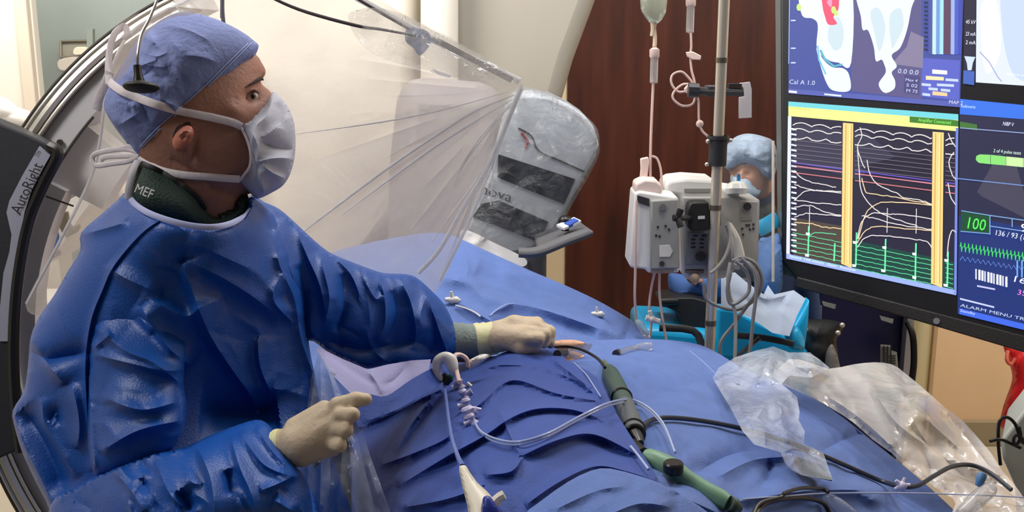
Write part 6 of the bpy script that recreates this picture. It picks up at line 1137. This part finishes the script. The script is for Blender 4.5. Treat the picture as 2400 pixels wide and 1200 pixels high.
# white sheath hub, catheter, handle
M_wp = mat('white_plastic', (226, 222, 214), .35, spec=.5); M_cream = mat('cream_plastic', (222, 214, 196), .4)
sh_ = thing('sheath_hub', P(1045, 900, 1.78), 'white hooked sheath hub below the far sleeve', 'sheath')
mb = MB(); mb.sweep([P(1034, 892, 1.76), P(1024, 872, 1.76), P(1026, 848, 1.76), P(1042, 838, 1.76), P(1056, 846, 1.755), P(1062, 866, 1.75), P(1062, 880, 1.75)], [.006, .008, .009, .010, .012, .009, .003], [.006, .008, .009, .009, .008, .006, .003], M_wp, nrm=-FWD, seg=12); mb.build('hub', sh_)
mb = MB(); mb.sweep([P(1040, 895, 1.765), P(1052, 882, 1.765)], .011, m=M_blk, sm=0); mb.ball(P(1056, 884, 1.76), .005, mat('valve_green', (40, 110, 70), .4)); mb.build('valve', sh_)
mb = MB(); inflate(mb, [(1096, 848), (1110, 838), (1130, 830), (1150, 832), (1140, 842), (1110, 864), (1100, 866)], 1.80, .012, M_wp, step=4); mb.build('sheath_hub', label='small white hub tucked under the far glove cuff', cat='sheath')
sf_ = thing('sheath_tubing', P(1075, 900, 1.75), 'looped pinkish side tube with a chain of white stopcocks on the royal blue cover', 'tube')
mb = MB(); mb.sweep([P(1076, 896, 1.72), P(1070, 870, 1.75), P(1066, 850, 1.77), P(1066, 834, 1.78), P(1080, 832, 1.79), P(1094, 842, 1.79), P(1098, 860, 1.79)], .0042, m=M_tube); mb.build('side_tube', sf_)
for k, (x, y, a_, r_) in enumerate([(1078, 902, 65, .011), (1088, 926, 60, .010), (1094, 948, 75, .010), (1098, 968, 70, .013), (1108, 984, 60, .008)]):
    d = dfr(x, y) - .02; q = P(x, y, d); t_ = (P(x + 14 * math.cos(math.radians(a_)), y + 14 * math.sin(math.radians(a_)), d) - q).normalized(); n_ = t_.cross(FWD).normalized()
    mb = MB(); mb.lathe(q - t_ * .010, q + t_ * .010, [(0, r_ * .6), (.2, r_ * .8), (.45, r_ * .5), (.55, r_ * .5), (.8, r_ * .85), (1, r_ * .6)], mat('luer_lilac', (206, 200, 226), .35), 14)
    mb.lathe(q, q + n_ * (.014 if k % 2 else -.014), [(0, r_ * .5), (.7, r_ * .4), (1, r_ * .55)], MATS['luer_lilac'], 12); mb.build('stopcock', sf_)
mb = MB(); q = dfr(1110, 960) - .025; mb.sweep([P(1104, 956, q), P(1128, 960, q)], .0028, m=MATS['luer_lilac'], sm=0); mb.build('lever', sf_)
mb = MB(); q = dfr(1100, 903) - .01; mb.sweep([P(1094, 898, q), P(1104, 906, q)], .004, m=M_wp, sm=0); mb.build('luer_cap', label='tiny white cap lying right of the stopcock chain', cat='cap')
ch = thing('catheter', P(1110, 1130, dfr(1110, 1130)), 'white teardrop catheter handle with a thin blue shaft at the bottom centre', 'catheter')
mb = MB(); mb.sweep([P(x, y, min(dfr(x, y), dfr(x + 4, y + 14), dfr(x, y - 14)) - .03) for x, y in ((1041, 896), (1045, 930), (1052, 985), (1060, 1030), (1074, 1072), (1084, 1094))], [.0028, .0026, .0026, .0028, .0034, .0045], m=mat('shaft_blue', (96, 116, 176), .4)); mb.build('shaft', ch)
mb = MB(); hd = min(dfr(x, y) for x, y in ((1085, 1100), (1100, 1140), (1130, 1160), (1160, 1190), (1120, 1200))) - .03
inflate(mb, [(1076, 1098), (1082, 1091), (1092, 1092), (1102, 1108), (1120, 1132), (1142, 1152), (1158, 1172), (1176, 1200), (1185, 1240), (1108, 1240), (1096, 1190), (1084, 1140)], [(1080, 1095, hd + .02), (1180, 1200, hd - .035), (1100, 1200, hd - .03)], .018, M_cream, step=5, st=6); hs = mb.build('handle', ch)
mb = MB(); inflate(mb, [(1130, 1176), (1138, 1162), (1150, 1165), (1162, 1182), (1178, 1200), (1184, 1240), (1126, 1240)], hd - .045, .014, mat('logo_blue', (34, 54, 150), .35), step=5, st=6); mb.build('blue_insert', hs)
mb = MB(); mb.sweep([P(1158, 1182, hd - .03), P(1168, 1168, hd - .03), P(1182, 1160, hd - .03)], [.008, .006, .006], m=M_cream); mb.build('side_port', hs)
# small fittings on the far drape
def fitting(x, y, fn, lab, col=None, s=1.0):
    mb = MB(); d = fn(x, y) - .012; q = P(x, y, d); m_ = M_wp
    mb.lathe(q + Vector((-.014 * s, 0, .002)), q + Vector((.016 * s, 0, -.001)), [(0, .004 * s), (.3, .006 * s), (.5, .008 * s), (.7, .006 * s), (1, .004 * s)], m_, 12); mb.lathe(q, q + Vector((-.002, 0, .018 * s)), [(0, .005 * s), (1, .0025 * s)], m_, 10); mb.ball(q + Vector((.008 * s, -.004, .002)), .007 * s, m_)
    if col: mb.ball(q + Vector((-.024 * s, 0, .001)), .0045 * s, col)
    return mb.build('stopcock', label=lab, cat='stopcock')
fitting(1400, 737, tf, 'white stopcock with a dark red tip on the far light blue drape', mat('tip_red', (90, 20, 40), .4), 1.0)
fitting(1060, 704, tf, 'white stopcock beside the far sleeve cuff', None, 1.1)
mb = MB(); mb.sweep([P(x, y, tf(x, y) - .008) for x, y in ((1068, 716), (1090, 722), (1112, 732), (1126, 742))], .0018, m=M_wp); mb.sweep([P(x, y, tf(x, y) - .008) for x, y in ((1148, 740), (1165, 726), (1186, 714), (1205, 712))], .0014, m=M_tc); mb.build('line_segment', label='short white line beside the sleeve cuff on the far drape', cat='tube')
mb = MB(); mb.sweep([P(x, y, mfr(x, y) - .014) for x, y in ((1445, 828), (1470, 820), (1490, 815))], .0085, .006, M_clear, nrm=(0, 0, 1)); inflate(mb, [(1478, 818), (1500, 804), (1524, 802), (1532, 814), (1512, 828), (1486, 832)], lambda x, y: mfr(1500, 815) - .02 + 0 * np.asarray(x, float), .008, M_clear, step=4, st=5); mb.cyl(P(1443, 829, mfr(1443, 829) - .014), P(1448, 826, mfr(1448, 826) - .014), .0075, M_pk); mb.build('syringe', label='clear syringe barrel lying on the light blue drape right of the bare skin', cat='syringe')
mb = MB(); mb.sweep([P(1306, 830, dfr(1306, 830) - .02), P(1325, 826, mfr(1325, 826) - .05)], .008, m=M_pk, sm=0); mb.sweep([P(1316, 832, mfr(1316, 832) - .05), P(1338, 826, mfr(1338, 826) - .05)], .008, .004, M_clear, nrm=-FWD, sm=0); mb.build('introducer', label='small dark tipped clear introducer below the bare skin patch', cat='introducer')
mb = MB(); q = P(1510, 770, 2.37); inflate(mb, [(1488, 752), (1500, 750), (1514, 766), (1524, 788), (1512, 792), (1500, 776)], 2.375, .01, M_clear, step=4, st=5); mb.build('clear_clip', label='clear plastic edge at the corner of the far drape', cat='clip')
mb = MB(); d = lift2(2115, 1138) - .03
for a_ in range(5): t_ = Vector((math.cos(a_ * 1.25), .2, math.sin(a_ * 1.25))); q = P(2115, 1138, d); mb.sweep([q, q + t_ * .014], [.005, .003], m=MATS['luer_lilac'], sm=0)
mb.ball(P(2115, 1138, d), .008, MATS['luer_lilac']); mb.build('stopcock', label='clear stopcock on the long dark cable at lower right', cat='stopcock')
sy = thing('syringe', P(2280, 1170, lift2(2280, 1170) - .02), 'clear syringe with a blue tip at the lower right corner', 'syringe')
d = lift2(2290, 1150) - .04; mb = MB(); mb.lathe(P(2326, 1140, d), P(2250, 1205, d - .03), [(0, .010), (.1, .014), (.5, .015), (1, .009)], M_clear, 16); mb.build('barrel', sy)
mb = MB(); mb.lathe(P(2304, 1108, d), P(2292, 1140, d), [(0, .006), (.2, .0085), (.7, .0075), (1, .005)], mat('luer_blue', (84, 128, 176), .4), 14); mb.build('tip', sy)
mb = MB(); d = mfr(1960, 1185) - .03; inflate(mb, [(1922, 1166), (1940, 1158), (1960, 1162), (1990, 1182), (2010, 1205), (1980, 1230), (1930, 1220), (1918, 1185)], d, .016, film('packet_film', (190, 205, 240), haze=.5, rough=.15, transl=.3), step=5, st=6); mb.build('clear_packet', label='clear plastic packet at the bottom edge beside the black cable loops', cat='packet')
mb = MB(); mb.sweep([P(x, y, dfr(min(x, 1430), y) - .006) for x, y in ((1478, 1046), (1496, 1068), (1520, 1100))], .002, m=M_tc); mb.build('pressure_tubing', label='short clear strand beside the nose of the light green handle', cat='tube')
